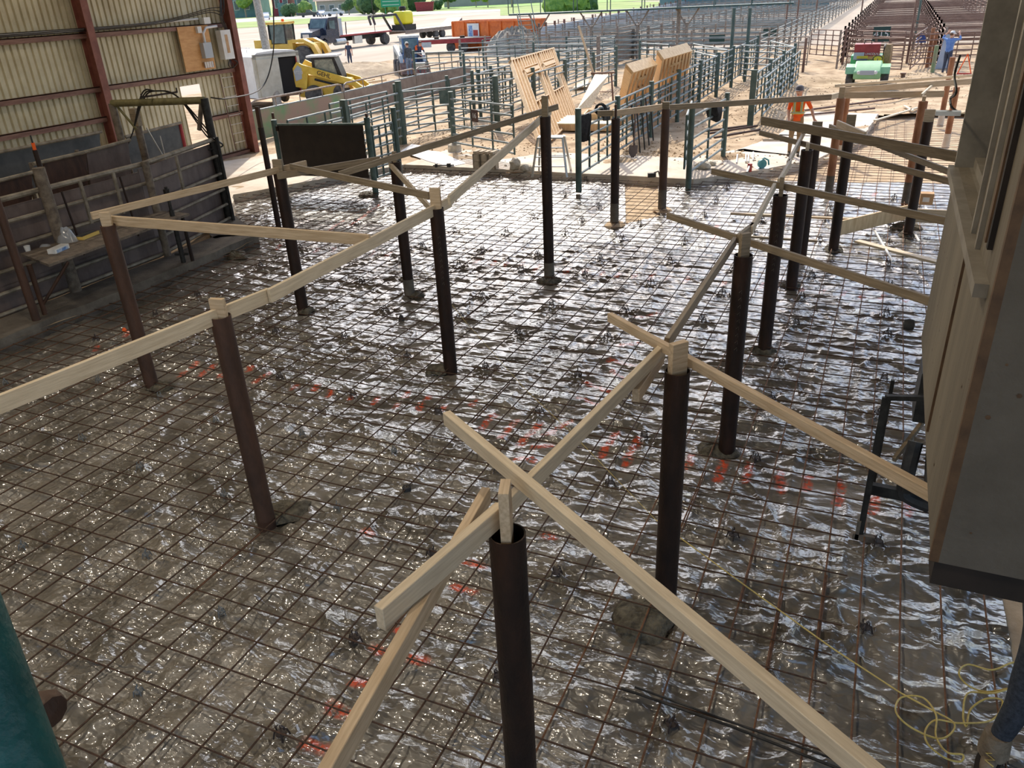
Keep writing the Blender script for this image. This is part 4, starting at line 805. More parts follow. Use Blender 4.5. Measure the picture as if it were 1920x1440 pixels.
for i in range(4):
    fence((-12.1,ys[i]+.05),(-12.15,ys[i+1]-.05),'%s panel of the pen line behind the leaning wall frame'%ords[i]); post((-12.15,ys[i+1]),1.8,'%s post of the pen line behind the leaning wall frame'%ords[i],1.2)
for a,b,l in (((885,140),(961,134),'pen panel with a blank plate between the green sheet end and the frame'),((897,138),(947,124),'slanting pen panel right of the green sheet end'),((869,106),(957,106),'far cross panel left of the leaning frame top'),((862,91),(1000,83),'long far rail panel in front of the dumpster'),((905,80),(1000,68),'farther rail panel before the gravel pile'),((1000,84),(1098,83),'cross panel right of the leaning frame top'),((1062,73),(1153,71),'cross panel left of the brown gate'),((775,100),(870,96),'low cross panel before the red trailer'),((1200,81),(1255,84),'cross panel right of the brown gate'),((1110,63),(1200,62),'far cross panel above the brown gate')):
    p=W(*a,1.75); q=W(*b,1.75); fence(p,q,l,ns=3); post(p,1.75,'green post starting the '+l.replace(' with a blank plate',''))
# right lines
ys=[18.45,21.6,25.1,28.7,32.2,35.7,39.2,42.8,46.4]
for i in range(8):
    fence((-6.6,ys[i]+.06),(-6.62,ys[i+1]-.06),'%s panel of the blue-grey pipe line leading away beside the frames'%ords[i],ns=3)
for i,y in enumerate(ys[:9]): post((-6.6,y),1.72 if i else 1.87,'%s post of the blue-grey pipe line beside the frames'%ords[i],1.15,z0=G-.1 if i else 0)
for i,(a,b) in enumerate(((22.3,25.4),(25.5,28.9),(29,32.5),(32.6,36))): fence((-6.95,a),(-7.0,b),'%s loose gate leaned on the blue-grey pipe line'%ords[i],h=1.25,ns=2)
post((-4.07,19.2),1.85,'green post standing at the slab edge right of the lighter column',1.05,z0=0); fence((-4.07,19.3),(-3.88,22.4),'near pen panel ending by the conduits',h=1.55,ns=1); post((-3.86,22.5),1.7,'green post beside the conduits',1.0)
fence((-4.3,19.7),(-4.75,22.3),'folded gate seen edge-on behind the lighter column',h=1.5)
ys=[28.0,31.8,35.6,39.6]
for i in range(3): fence((-4.0,ys[i]+.06),(-4.0,ys[i+1]-.06),'%s panel of the pen line left of the worker'%ords[i],ns=3); fence((-3.72,ys[i]+.5),(-3.75,ys[i+1]-.1),'%s inner gate of the pen line left of the worker'%ords[i],ns=2,h=1.45)
for i,y in enumerate(ys): post((-4.0,y),1.75,'%s post of the pen line left of the worker'%ords[i],1.3 if i==0 else 1,kind='sqpost' if i==0 else 'post')
for a,b,l in (((1390,85),(1490,88),'cross gate with a blank plate above the worker'),((1300,82),(1365,94),'slanting grey panel above the third line post'),((1305,91),(1365,94),'grey cross panel beyond the blue-grey line'),((1303,97),(1345,107),'short slanting panel beyond the blue-grey line'),((1445,77),(1490,88),'short slanting panel at the end of the worker line')):
    p=W(*a,1.75); q=W(*b,1.75); fence(p,q,l,ns=2)
# tall green gate posts
for a,l in (((1367,95),'left tall green gate post in the pens'),((1396,100),'right tall green gate post in the pens')):
    b=W(a[0],a[1]+55,G) if a[0]<1380 else W(a[0],150,G); z=ZT(b,17); inst_=inst('gate_post',ub('post','green'),None,(b.x,b.y,G-.1),sc=(1.2,1.2,z)); tag(inst_,l,'post')
# brown solid gate
p=W(1157,121,G); q=W(1196,108,G); d=q-p; e=thing('solid_gate','brown sheeted gate in the middle of the pens','gate',p,math.atan2(d.y,d.x)); L=d.length
for i in range(7): MB().bx(L*i/7+.01,L*(i+1)/7-.01,-.02,.02,.1,1.75).build('sheet_panel',M['brownsheet'],e,smooth=False)
MB().tube((0,0,1.55),(L,0,1.55),.03,6).build('rail',M['rail_tan'],e); MB().tube((0,0,2.05),(L,0,2.05),.035,6).build('rail',M['rail_tan'],e); MB().tube((0,0,.0),(0,0,2.2),.06,8).build('post',M['brownsheet'],e); MB().tube((L,0,.0),(L,0,2.2),.06,8).build('post',M['brownsheet'],e)
# green sheet wall
E=[W(*a,1.15) for a in ((470,209),(644,173),(779,142),(883,123))]; nm=['nearest, green-streaked','middle','farthest']
for i in range(3):
    p,q=E[i],E[i+1]; d=q-p; L=d.length; e=thing('sheet_wall_panel','%s faded sheet panel with a bent rail on top, behind the pens'%nm[i],'panel',(p.x,p.y,G),math.atan2(d.y,d.x),'sheet panels with bent rails')
    MB().bx(0,L-.04,-.03,.03,0,1.0).build('sheet',M['sheetgreen'] if i==0 else M['brownsheet'],e,smooth=False); MB().tube((0,0,1.0),(L-.04,0,1.0),.035,7).build('edge_rail',M['galv'],e)
    MB().path([(.05,0,0),(.05,0,1.15),(.12,0,1.27),(.3,0,1.33),(L-.3,0,1.33),(L-.12,0,1.28),(L-.06,0,1.15),(L-.06,0,0)],.035,7).build('bent_rail',M['rail_tan'],e)
    for k_ in (1,2,3): MB().tube((L*k_/4,0,1.0),(L*k_/4,0,1.33),.02,6).build('strut',M['rail_tan'],e)
c=E[0]; simple(MB().lathe([(.11,0),(.11,1.25),(0,1.25)],(c.x+.1,c.y-.35,G),'z',14),'corner_bollard','chutepost','round weathered bollard beside the corner column','bollard',(c.x+.1,c.y-.35,G))
# far pens, one mesh per panel
def far_panel(mt,post_mt):
    b=MB()
    for i in range(6): b.beam((0,0,.3+i*.27),(1,0,.3+i*.27),.045,.05)
    return b.mesh('pipe_fence',M[mt],False)
fm=[far_panel('galv',0),far_panel('rail_tan',0),far_panel('rust_rail',0)]
pm=MB().bx(-.05,.05,-.05,.05,0,1.8).mesh('far_pen_post',M['rust_rail'],False); pm2=MB().bx(-.05,.05,-.05,.05,0,1.8).mesh('far_pen_post',M['green'],False)
cnt=0; rest=MB()
def left_edge(Y): return FE0.x+(Y-FE0.y)/(FE1.y-FE0.y)*(FE1.x-FE0.x)
FE0=W(1012,97,G); FE1=W(1300,21,G)
cells=[]
Y=47.
while Y<190:
    step=3.6 if Y<90 else 5.0
    xl=left_edge(Y) if Y>FE0.y else -23.5
    x=-6.6
    while x>xl+1.0: cells.append((x-4.4,Y,x,Y,0 if (int(Y)%3) else 1)); x-=4.5
    for x in (-2.6,2.2,7.0,11.8,16.6): 
        if Y>50.5: cells.append((x,Y,x+4.7,Y,2))
    for x in (-6.6,-2.6,2.2,7.0,-15.6): cells.append((x,Y,x,Y+step,2 if x>-5 else 0))
    Y+=step
cells.sort(key=lambda c:c[1]); vis=[]
for c in cells:
    px,py=proj(((c[0]+c[2])/2,(c[1]+c[3])/2,1.2))
    if -60<px<1880 and py>-30: vis.append(c)
posts=0
for i,(x0,y0,x1,y1,k) in enumerate(vis):
    L=math.hypot(x1-x0,y1-y0); a=math.atan2(y1-y0,x1-x0)
    if i<290:
        o=inst('pipe_fence',fm[k],None,(x0,y0,G),(0,0,a),(L,1,1)); tag(o,'distant %s pipe pen panel %s the pale alley, %s of the yard'%(['grey','dusty','brown'][k],'left of' if (x0+x1)/2<-4 else 'right of',['nearest rows','front rows','middle rows','back rows'][min(3,int((y0-45)/12))]),'fence panel','distant pen panels')
    else:
        for r_ in range(6): rest.beam((x0,y0,G+.3+r_*.27),(x1,y1,G+.3+r_*.27),.045,.05)
    rest.bx(x0-.05,x0+.05,y0-.05,y0+.05,G,G+1.85)
o=rest.build('distant_pens',M['rail_tan'],smooth=False); tag(o,'farthest pens and all the pen posts of the yard, massed together','fence',kind='stuff')
# right middle pens
for a,b,l,k in (((1440,71),(1519,69),'brown rail panel left of the open alley gate','rail_tan'),((1522,55),(1578,57),'brown gate across the pale alley','rust_rail'),((1592,57),(1700,60),'brown panel carrying the pen number above the utility cart','rust_rail'),((1712,66),(1830,60),'brown panel behind the man in blue','rust_rail'),((1592,72),(1700,72),'lower brown panel behind the cart','rust_rail')):
    p=W(*a,1.75); q=W(*b,1.75); fence(p,q,l,mt=k,ns=3)
for a,t,l in (((1505,135),71,'brown post left of the alley gate'),((1579,121),53,'thick brown post right of the alley gate'),((1700,118),0,'tall brown post right of the pen number'),((1712,90),0,'green tall post behind the number panel'),((1470,80),0,'tall thin brown post in the middle pens'),((1526,60),0,'tall reddish post left of the alley'),((1612,45),0,'tall brown post at the alley'),((1490,78),0,'tall grey post near the middle pens')):
    b=W(*a,G); z=ZT(b,t); post(b,min(z,4.2)-G,l,1.0,'rust_rail' if 'green' not in l else 'green')
c=W(1653,64,1.55); e=thing('pen_number_sign','dark green sign reading 415 on the brown pen panel','sign',(c.x,c.y-.6,1.2),0); MB().bx(-.42,.42,-.03,0,0,.75).build('plate',M['signp'],e); text('lettering','415',.5,M['ltext'],e,(0,-.04,.38),(math.pi/2,0,0))
for a,l in (((1445,58),'blank green sign on the middle pens'),((1345,72),'blank green sign left of the tall green posts')):
    c=W(*a,1.5); e=thing('blank_sign',l,'sign',(c.x,c.y-.1,1.2)); MB().bx(-.45,.45,-.03,0,0,.5).build('plate',M['signp'] if 'green' in l else M['rust_rail'],e)
p=W(1704,141,G); q=W(1728,118,G); fence(p,q,'small gate with a blue jacket beside the rusty posts',h=1.7,mt='rust_rail',z0=G)
j=p.lerp(q,.6); simple(blob((j.x-.02,j.y-.12,1.35),.26,.12,.35,21,n=14,rings=4),'blue_jacket','bluec','dark blue jacket hanging on the small gate','jacket',(j.x,j.y,1.4))
for a,t,m_,l in (((1737,130),52,'rustl','left orange rusty post beside the man in blue'),((1745,128),60,'rustl','right orange rusty post beside the man in blue'),((1746,146),85,'sheetgreen','short greenish post beside the man in blue')):
    b=W(*a,G); post(b,ZT(b,t)-G,l,1.3,m_)
for a,t,r,l in (((1762,238),107,1.0,'orange rusty column rising above the pale boards at right'),((1772,278),163,1.0,'orange rusty column half hidden by the plywood box'),((1573,300),182,.9,'sunlit column behind the column by the sandy strip')):
    b=W(a[0],a[1],0); z=ZT(b,t); e=thing('pipe_column',l,'pipe column',(b.x,b.y,0),group='pipe columns standing in the floor'); MB().lathe([(.08*r,0),(.08*r,z),(0,z)],(0,0,0),'z',20).build('pipe',M['rustl'],e); MB().lathe([(.10,0),(.09,.4)],(0,0,0),'z',14).build('cement_sleeve',M['conc'],e)
# blue board fence at the left of the far pens
d=(FE1-FE0); n=22
def ordn(i): return (['first','second','third','fourth','fifth','sixth','seventh','eighth','ninth','tenth','eleventh','twelfth','thirteenth','fourteenth','fifteenth','sixteenth','seventeenth','eighteenth','nineteenth','twentieth','twenty-first','twenty-second'])[i]
for i in range(n):
    p=FE0+d*(i/n)**1.25; q=FE0+d*((i+1)/n)**1.25; v=q-p; L=v.length; e=thing('board_fence_section','pale blue sheeted fence section, %s from the dumpster end'%ordn(i),'fence panel',(p.x,p.y,G),math.atan2(v.y,v.x),'blue sheeted fence sections')
    MB().bx(.1,L-.1,-.03,.03,.1,1.75).build('sheet',M['bluesheet'],e,smooth=False); MB().bx(-.07,.07,-.08,.08,0,2.05).build('post',M['rust_rail'],e); MB().bx(0,L,-.06,-.03,1.1,1.2).build('rail',M['rust_rail'],e)
# elevated walkway
w0=W(958,26,3.2); w1=W(1340,10,3.2); dv=w1-w0; L=dv.length; an=math.atan2(dv.y,dv.x); e=thing('elevated_walkway','grey steel catwalk on Y-shaped posts crossing above the pens, with stairs','walkway',(w0.x,w0.y,0),an)
MB().bx(0,L*1.35,-.5,.5,3.1,3.2).build('deck',M['green'],e); 
for yy in (-.5,.5):
    MB().tube((0,yy,4.2),(L*1.35,yy,4.2),.035,6).build('hand_rail',M['green'],e)
    for i in range(9): MB().tube((L*i/6.,yy,3.2),(L*i/6.,yy,4.2),.03,6).build('baluster',M['green'],e)
for px_ in (1108,1195,1290,1010):
    best=min(range(200),key=lambda i:abs(proj(Vector((w0.x,w0.y,3.1))+Vector((dv.x,dv.y,0))*(i/170.))[0]-px_)); x=L*best/170.
    k=MB().tube((x,0,G),(x,0,2.3),.09,8)
    for a in (-.7,.7): k.tube((x,0,2.1),(x+a,0,3.1),.045,6)
    k.build('y_post',M['rail_tan'],e)
sx=L*.08; st=Vector((sx,-.5,3.15)); en=Vector((sx+1.6,-4.0,0.2))
for s_ in (-.45,.45): MB().beam(st+Vector((s_,0,0)),en+Vector((s_,0,0)),.05,.18).build('stringer',M['green'],e); MB().tube(st+Vector((s_,0,1)),en+Vector((s_,0,1)),.03,6).build('stair_rail',M['green'],e)
for i in range(12): c=st.lerp(en,(i+.5)/12); MB().box(c,(.9,.28,.04)).build('step',M['rail_tan'],e)
# poles
b=W(523,206,G); tp=ray(473,-40); k=MB(); t=(b-Vector((0,0,H))).length; topv=Vector((0,0,H))+tp*((b-Vector((0,0,H))).dot(CF)*1.06); k.tube(b-Vector((0,0,.3)),b+(topv-b)*1.0,.21,14,r2=.17); simple(k,'utility_pole','bark','weathered wooden utility pole before the white trailer','pole',b)
b=W(1269,112,G); z=10; simple(MB().tube(b,(b.x,b.y,z),.13,12,r2=.10),'light_pole','rail_tan','grey pole rising behind the stacked wall frames','pole',b)
# ------------------------------------------------------------------ timber frames
def wallframe(P,label,studs,horiz,mt='pine_frame',th=.14,sw=.045,name='timber_framing',plates=True,cat='framing'):
    # P = BL,BR,TR,TL corners ; studs: list of (u, v0, v1) ; horiz: (v,u0,u1,h)
    c=P[0]; e=thing(name,label,cat,c); e['wo']=[c.x,c.y,c.z]
    n=(P[1]-P[0]).cross(P[3]-P[0]).normalized()
    def B(u,v): return P[0]*(1-u)*(1-v)+P[1]*u*(1-v)+P[2]*u*v+P[3]*(1-u)*v
    def mem(a,b,wd,nm):
        d=(b-a).normalized(); s=n.cross(d).normalized(); vs=[q+s*(i*wd/2)+n*(j*th/2) for q in(a,b) for i in(-1,1) for j in(-1,1)]
        k=MB(); k.add(vs,[(0,1,3,2),(4,6,7,5),(0,4,5,1),(2,3,7,6),(0,2,6,4),(1,5,7,3)]); k.build(nm,M[mt],e,smooth=False)
    for u,v0,v1 in studs: mem(B(u,v0),B(u,v1),sw,'stud')
    th=th*1.12
    for v,u0,u1,h_ in horiz: mem(B(u0,v),B(u1,v),h_,'plate' if h_<.1 else 'header')
    return e,B
BL=W(1014,283,G);BR=W(1082,218,G); hh=2.35
TL=W(955,114,2.25);TR=W(1037,91,2.25)
st=[(0.02,0,1),(.07,0,1),(.13,0,1),(.19,0,.98),(.50,0,1),(.545,0,1),(.62,0,1),(.90,0,1),(.95,0,1),(.985,0,1)]
st+=[(u,0,.42) for u in (.26,.32,.38,.44)]+[(u,.85,1) for u in (.24,.29,.34,.39,.44,.66,.71,.76,.81,.86)]+[(u,0,.42) for u in (.68,.74,.80,.86)]
hz=[(.99,0,1,.05),(.01,0,1,.05),(.43,.19,.5,.045),(.43,.62,.9,.045),(.80,.19,.5,.16),(.80,.62,.9,.16),(.85,.19,.5,.04),(.85,.62,.9,.04),(.75,.19,.5,.04),(.75,.62,.9,.04)]
wallframe([BL,BR,TR,TL],'leaning pale wood wall frame with two window openings',st,hz,sw=.05)
def stack(px,zt,label,nst,off):
    bl=W(*px[0],G);br=W(*px[1],G);tr=W(*px[2],zt);tl=W(*px[3],zt)
    wallframe([bl,br,tr,tl],label,[(i/(nst-1)*.96+.02,0,.97) for i in range(nst)],[(.99,0,1,.06),(.015,0,1,.05),(.78,.3,.62,.2),(.5,.35,.6,.05)],sw=.10,th=.3)
    return tl,tr
stack([(1163,200),(1212,172),(1226,114),(1180,128)],2.3,'left pair of stacked wall frames leaning on the pipe line',7,0)
stack([(1228,168),(1285,140),(1292,88),(1238,103)],2.5,'right taller stack of wall frames leaning on the pipe line',9,0)
for px_,l in (((1203,145),'black stamp on the left stacked frames'),((1233,140),'black stamp on the right stacked frames')): pass
# platform, frame on it, ramp, sawhorse
a=W(1035,245,G); b_=W(1148,246,G); d=b_-a; e=thing('osb_platform','low box platform of pale boards lying by the leaning frame','platform',a,math.atan2(d.y,d.x)); L=d.length
MB().bx(0,L,0,1.9,.20,.24).build('deck_sheet',M['osb'],e,smooth=False); MB().bx(0,L,0,.04,0,.20).build('rim_board',M['pine_frame'],e,smooth=False); MB().bx(0,.04,0,1.9,0,.20).build('rim_board',M['pine_frame'],e,smooth=False); MB().bx(L-.04,L,0,1.9,0,.20).build('rim_board',M['pine_frame'],e,smooth=False); MB().bx(0,L,1.86,1.9,0,.20).build('rim_board',M['pine_frame'],e,smooth=False)
e2=thing('floor_frame','open wooden frame lying on the box platform','frame',a+Vector((math.cos(an*0+math.atan2(d.y,d.x))*.9-math.sin(math.atan2(d.y,d.x))*.8,math.sin(math.atan2(d.y,d.x))*.9+math.cos(math.atan2(d.y,d.x))*.8,.24)),math.atan2(d.y,d.x)+.12)
MB().bx(0,1.8,0,.04,0,.2).build('joist',M['pine_frame'],e2,smooth=False); MB().bx(0,1.8,1.0,1.04,0,.2).build('joist',M['pine_frame'],e2,smooth=False)
for x in (0,.6,1.2,1.76): MB().bx(x,x+.04,.04,1.0,0,.2).build('joist',M['pine_frame'],e2,smooth=False)
q=[W(1082,205,.35),W(1108,202,.35),W(1141,141,1.35),W(1115,140,1.35)]; o=MB().slab(q,.02).build('osb_sheet',M['osb'],smooth=False); own(o,q[0]); tag(o,'pale sheet sloping down from the sawhorse like a ramp','board')
q=[W(1074,165,G+.1),W(1100,163,G+.1),W(1106,148,G+.12),W(1092,150,G+.12)]; o=MB().slab(q,.02).build('osb_sheet',M['osb'],smooth=False); own(o,q[0]); tag(o,'small pale sheet lying on the dirt behind the sloping one','board')
s0=W(1130,192,G); e=thing('sawhorse','pinkish trestle under the sloping sheet','trestle',s0,.3)
for sx_ in (-.35,.35):
    for sy_ in (-.3,.3): MB().beam((sx_*1.25,sy_,0),(sx_,0,1.15),.06,.04).build('leg',M['rust_rail'],e)
MB().beam((-.5,0,1.16),(.5,0,1.16),.08,.06).build('top_bar',M['rust_rail'],e); MB().beam((-.42,.2,.4),(.42,.2,.4),.05,.03).build('brace',M['rust_rail'],e)
p=W(1115,145,G+1.0); q=W(1092,79,3.0); simple(MB().beam(p,(p.x-.9,p.y+.6,3.1),.09,.04),'leaning_board','pine_frame','long pale board propped upright behind the sloping sheet','board',p)
# platform ladder
c=(W(999,331,G)+W(1064,331,G))/2; d=W(1064,331,G)-W(999,331,G); e=thing('step_platform','short aluminium step platform at the slab edge','ladder',c,math.atan2(d.y,d.x)); hw=d.length/2
MB().bx(-hw*.72,hw*.72,.1,.45,.93,.97).build('platform',M['alu'],e)
for sx_ in (-1,1):
    MB().beam((sx_*hw,0-.1,0),(sx_*hw*.7,.13,.95),.05,.035).build('leg',M['alu'],e); MB().beam((sx_*hw*.95,.75,0),(sx_*hw*.7,.42,.95),.05,.035).build('leg',M['alu'],e)
for z in (.25,.48,.7): t=z/.95; MB().bx(-hw*(1-.3*t),hw*(1-.3*t),-.1+.2*t,-.04+.2*t,z,z+.025).build('step',M['alu'],e)
MB().bx(-hw*.85,hw*.85,.6,.62,.4,.43).build('back_bar',M['alu'],e)
# blocks and rocks
b0=W(886,316,G); d=(W(925,318,G)-b0); an=math.atan2(d.y,d.x)
for r_ in range(2):
    for i in range(3):
        x=.02+i*.24; c=b0+Vector((math.cos(an)*x,math.sin(an)*x,r_*.2)); e=thing('concrete_block','%s concrete block in the %s course of the small stack'%(['left','middle','right'][i],['lower','upper'][r_]),'block',c,an,'stacked concrete blocks')
        k=MB(); k.bx(0,.22,0,.04,0,.19); k.bx(0,.22,.16,.2,0,.19); k.bx(0,.04,0,.2,0,.19); k.bx(.18,.22,0,.2,0,.19); k.bx(.04,.18,.03,.17,.0,.05); k.build('shell',M['block'],e,smooth=False)
for i in range(4):
    x=.05+i*.17; c=b0+Vector((math.cos(an)*x-math.sin(an)*.02,math.sin(an)*x+math.cos(an)*.02,.4)); e=thing('brick','pale brick on top of the small block stack, %s of four'%['first','second','third','last'][i],'brick',c,an,'bricks on the block stack'); MB().bx(0,.10,-.02,.3,0,.07).build('body',M['block'],e,smooth=False)
def rock(c,r,label,seed,mt='rock',sq=.8):
    b=bmesh.new(); bmesh.ops.create_icosphere(b,subdivisions=2,radius=r); rnd=random.Random(seed)
    for v in b.verts: v.co*=rnd.uniform(.78,1.15); v.co.z*=sq
    me=bpy.data.meshes.new('rock'); b.to_mesh(me); b.free(); me.materials.append(M[mt]); o=bpy.data.objects.new('rock',me); C.objects.link(o); o.location=(c[0],c[1],c[2]+r*sq*.7); return tag(o,label,'rock')
rock(W(966,318,G),.17,'pale pointed concrete lump left of the step platform',1,sq=1.1); rock(W(983,320,G),.14,'smaller concrete lump beside the pointed one',2); rock(W(995,319,G),.10,'smallest lump touching the step platform foot',3); rock(W(948,312,G),.04,'pebble near the block stack',4)
rock(W(1318,316,G),.22,'flat brown concrete chunk by the near pen panel',6,sq=.5); rock(W(1335,310,G),.12,'lump behind the flat brown chunk',7,sq=.6)
k=MB(); T=[W(*p,G+.02) for p in ((750,284),(772,270),(795,279),(842,293),(873,306),(846,312),(805,303),(778,293))]
cc=sum(T,Vector())/8; vs=[cc+Vector((0,0,.12))]+T+[t.lerp(cc,.5)+Vector((0,0,.05+.08*(i%2))) for i,t in enumerate(T)]
fs=[(0,9+i,9+(i+1)%8) for i in range(8)]+[(9+i,1+i,1+(i+1)%8,9+(i+1)%8) for i in range(8)]; k.add(vs,fs); simple(k,'white_tarp','tarp','white sheet crumpled on the dirt behind the hanging sheet','tarp',cc)
# clods and straw on the pen dirt
rc=random.Random(5); k=MB()
for _ in range(3200):
    if rc.random()<.6: x,y=rc.uniform(-15.5,3),rc.uniform(21.5,42)
    else: cx,cy=rc.choice([(-13.2,24.2),(-10.6,22.6),(-6.4,23.5),(-3.9,23),(-4,31),(-4,37),(-9,31),(1.5,42)]); x,y=rc.gauss(cx,.9),rc.gauss(cy,.9)
    if inpoly(np.array([x]),np.array([y]),pit)[0] or y<20.6: continue
    z=float(hg(np.array([[x]]),np.array([[y]]))[0,0]); z=max(z,G+.004 if y<23.2 else z); r=rc.uniform(.015,.05); a=rc.uniform(0,6.3)
    p=[(x+r*1.6*math.cos(a+t)*rc.uniform(.6,1.2),y+r*math.sin(a+t)*rc.uniform(.6,1.2),z-.01) for t in (0,2.1,4.2)]+[(x,y,z+r*rc.uniform(.4,.9))]
    k.add(p,[(0,1,3),(1,2,3),(2,0,3)])
o=k.build('dirt_clods',M['dirt_pen'],smooth=False); tag(o,'loose clods and straw litter strewn over the pen dirt','dirt clods',kind='stuff')
# cloth on posts
def drape(c,w_,h_,mt,label,name='cloth',rz=0,th=.10,seed=1,cat='clothing'):
    rnd=random.Random(seed); n=9;m_=8; k=MB(); vs=[];fs=[]
    for s_ in (-1,1):
        for i in range(n):
            for j in range(m_):
                u=i/(n-1)-.5; v=j/(m_-1); fold=.03*math.sin(u*19+seed)*v
                vs.append((u*w_*(1-.25*v)+.03*math.sin(v*5+seed),s_*(th/2*(.35+.65*math.sin(math.pi*(.2+.6*v))))+fold,-v*h_*(1 if s_<0 else .8)+.02*rnd.random()))
    for s_ in (0,1):
        o_=s_*n*m_
        for i in range(n-1):
            for j in range(m_-1): a=o_+i*m_+j; fs.append((a,a+1,a+m_+1,a+m_))
    for i in range(n-1): a=i*m_; fs.append((a,a+m_,a+m_+n*m_,a+n*m_)); b_=a+m_-1; fs.append((b_,b_+m_,b_+m_+n*m_,b_+n*m_))
    for j in range(m_-1):
        for i in (0,n-1): a=i*m_+j; fs.append((a,a+1,a+1+n*m_,a+n*m_))
    k.add(vs,fs); o=k.build(name,M[mt]); o.location=c; o.rotation_euler=(0,0,rz); return tag(o,label,cat)
drape((-6.52,18.62,1.80),.42,.62,'blackc','black jacket hanging on the green post at the slab edge',rz=1.2)
drape((-6.55,20.4,1.72),.34,.32,'greyc','dark cap and cloth draped over the pipe line rail','cloth',rz=1.3,seed=4)
k=MB(); [k.path([(-6.6+.13*math.cos(t/10*2*math.pi),20.1+.05*j,1.72+.13*math.sin(t/10*2*math.pi)) for t in range(10)],.025,6,closed=True) for j in range(3)]; simple(k,'hose_coil','blackc','black hose coil looped on the pipe line rail','hose',(-6.6,20.1,1.72))
drape((-3.95,21.3,1.74),.5,.45,'blackc','black bag slung over the near pen panel',rz=1.5,seed=3,th=.3)
# shovel, tools
p=W(1186,296,G); e=thing('shovel','steel shovel standing against the pipe line','shovel',p); e['wo']=[p.x,p.y,p.z]; q=Vector((-6.5,23.1,G+1.35))
d=(q-p).normalized(); MB().tube(p+d*.35,q,.02,8).build('handle',M['rust_rail'],e); s_=Vector((0,0,1)).cross(d).normalized(); MB().slab([p-s_*.03,p+s_*.03,p+s_*.12+d*.15,p+s_*.12+d*.38,p-s_*.12+d*.38,p-s_*.12+d*.15],.012).build('blade',M['brownsheet'],e)
for i in range(5):
    y=22.4+i*.5; simple(MB().tube((-6.3,y,G),(-6.52,y+.25,1.5),.022,6),'leaning_bar','drksteel','%s dark bar leaned against the pipe line behind the brown columns'%ords[i],'bar',(-6.3,y,G),'dark bars leaned on the pipe line')
c=W(1428,316,G); e=thing('circular_saw','teal corded saw lying on the dirt','power tool',c,.5); MB().lathe([(0,-.04),(.11,-.04),(.12,0),(.11,.04),(0,.04)],(0,0,.12),'y',16).build('blade_guard',M['tealtool'],e); MB().path([(-.05,0,.2),(.05,0,.26),(.16,0,.2),(.18,0,.08)],.022,6).build('handle',M['tealtool'],e); MB().bx(-.16,.16,-.09,.09,0,.012).build('base_plate',M['alu'],e); MB().lathe([(.045,0),(.045,.13),(0,.13)],(0,.04,.12),'y',10).build('motor',M['black'],e)
c=W(1405,322,G); e=thing('nail_gun','red and black air tool beside the teal saw','power tool',c,1.0); MB().bx(-.04,.04,-.04,.04,0,.2).build('body',M['redp'],e); MB().beam((0,0,.16),(-.2,-.1,.03),.04,.05).build('magazine',M['alu'],e)
c=W(1222,332,G); e=thing('black_tool','black hand tool on the slab edge by the lighter column','power tool',c,.4); MB().bx(-.1,.1,-.05,.05,0,.1).build('body',M['black'],e); MB().path([(.05,0,.1),(.16,0,.14),(.2,0,.02)],.02,6).build('handle',M['black'],e)
c=W(832,313,G); e=thing('steel_clamp','dark long clamp lying on the slab edge left of the blocks','clamp',c,.3); MB().bx(-.3,.3,-.02,.02,.03,.06).build('bar',M['drksteel'],e); MB().bx(-.24,-.18,-.06,.06,0,.1).build('jaw',M['drksteel'],e); MB().bx(.1,.2,-.06,.06,0,.1).build('jaw',M['drksteel'],e)
c=W(1532,250,G); e=thing('red_jerrycan','small red can behind the twin columns','can',c); MB().bx(-.14,.14,-.1,.1,0,.2).build('body',M['redp'],e); MB().path([(-.08,0,.2),(-.05,0,.27),(.05,0,.27),(.08,0,.2)],.015,6).build('handle',M['redp'],e)
#PART3

# ------------------------------------------------------------------ vehicles
def wheel(parent,x,y,r,wd,rim='white',name='wheel'):
    s=1 if y>0 else -1
    o=MB().lathe([(r*.55,-wd/2),(r*.93,-wd/2),(r,-wd*.3),(r,wd*.3),(r*.93,wd/2),(r*.55,wd/2)],(x,y,r),'y',22).build(name,M['tyre'],parent)
    MB().lathe([(0,-wd*.35),(r*.56,-wd*.42),(r*.56,wd*.42),(0,wd*.35)],(x,y,r),'y',18).build('rim',M[rim],o); return o
def at(px,py): g=W(px,py,G); return (g.x,g.y,g.z)
# white enclosed trailer
A=W(491,207,G);B=W(574,195,G); d=B-A; an=math.atan2(d.y,d.x)+math.pi/2; mid=(A+B)/2; hw=d.length/2
e=thing('enclosed_trailer','cream white box trailer with its rear doorway open, behind the pole','trailer',mid,an)   # +x goes forward, away from the rear face
Lt=4.6; MB().bx(.08,Lt,-hw,hw,.45,.52).build('floor_frame',M['rust_rail'],e)
for s_ in (-1,1):
    MB().bx(.06,Lt,s_*hw-.03,s_*hw+.03,.5,2.25).build('side_wall',M['white'],e,smooth=False)
    wheel(e,1.9,s_*(hw+.02),.34,.2); wheel(e,2.7,s_*(hw+.02),.34,.2); MB().bx(1.4,3.2,s_*hw-.1*(s_<0),s_*hw+.1*(s_>0)+.05*s_,.7,.78).build('fender',M['white'],e)
MB().bx(Lt-.05,Lt,-hw,hw,.5,2.25).build('front_wall',M['white'],e,smooth=False)
k=MB(); k.prism([(-hw-.03,2.25),(-hw*.8,2.42),(0,2.47),(hw*.8,2.42),(hw+.03,2.25)],0,Lt+.02,'yz'); k.build('roof',M['white'],e)
k=MB(); k.bx(0,.06,hw-.15,hw,.5,2.3); k.bx(0,.06,-hw,-hw+.15,.5,2.3); k.bx(0,.06,-hw,hw,2.15,2.35); k.build('rear_frame',M['cream'],e)
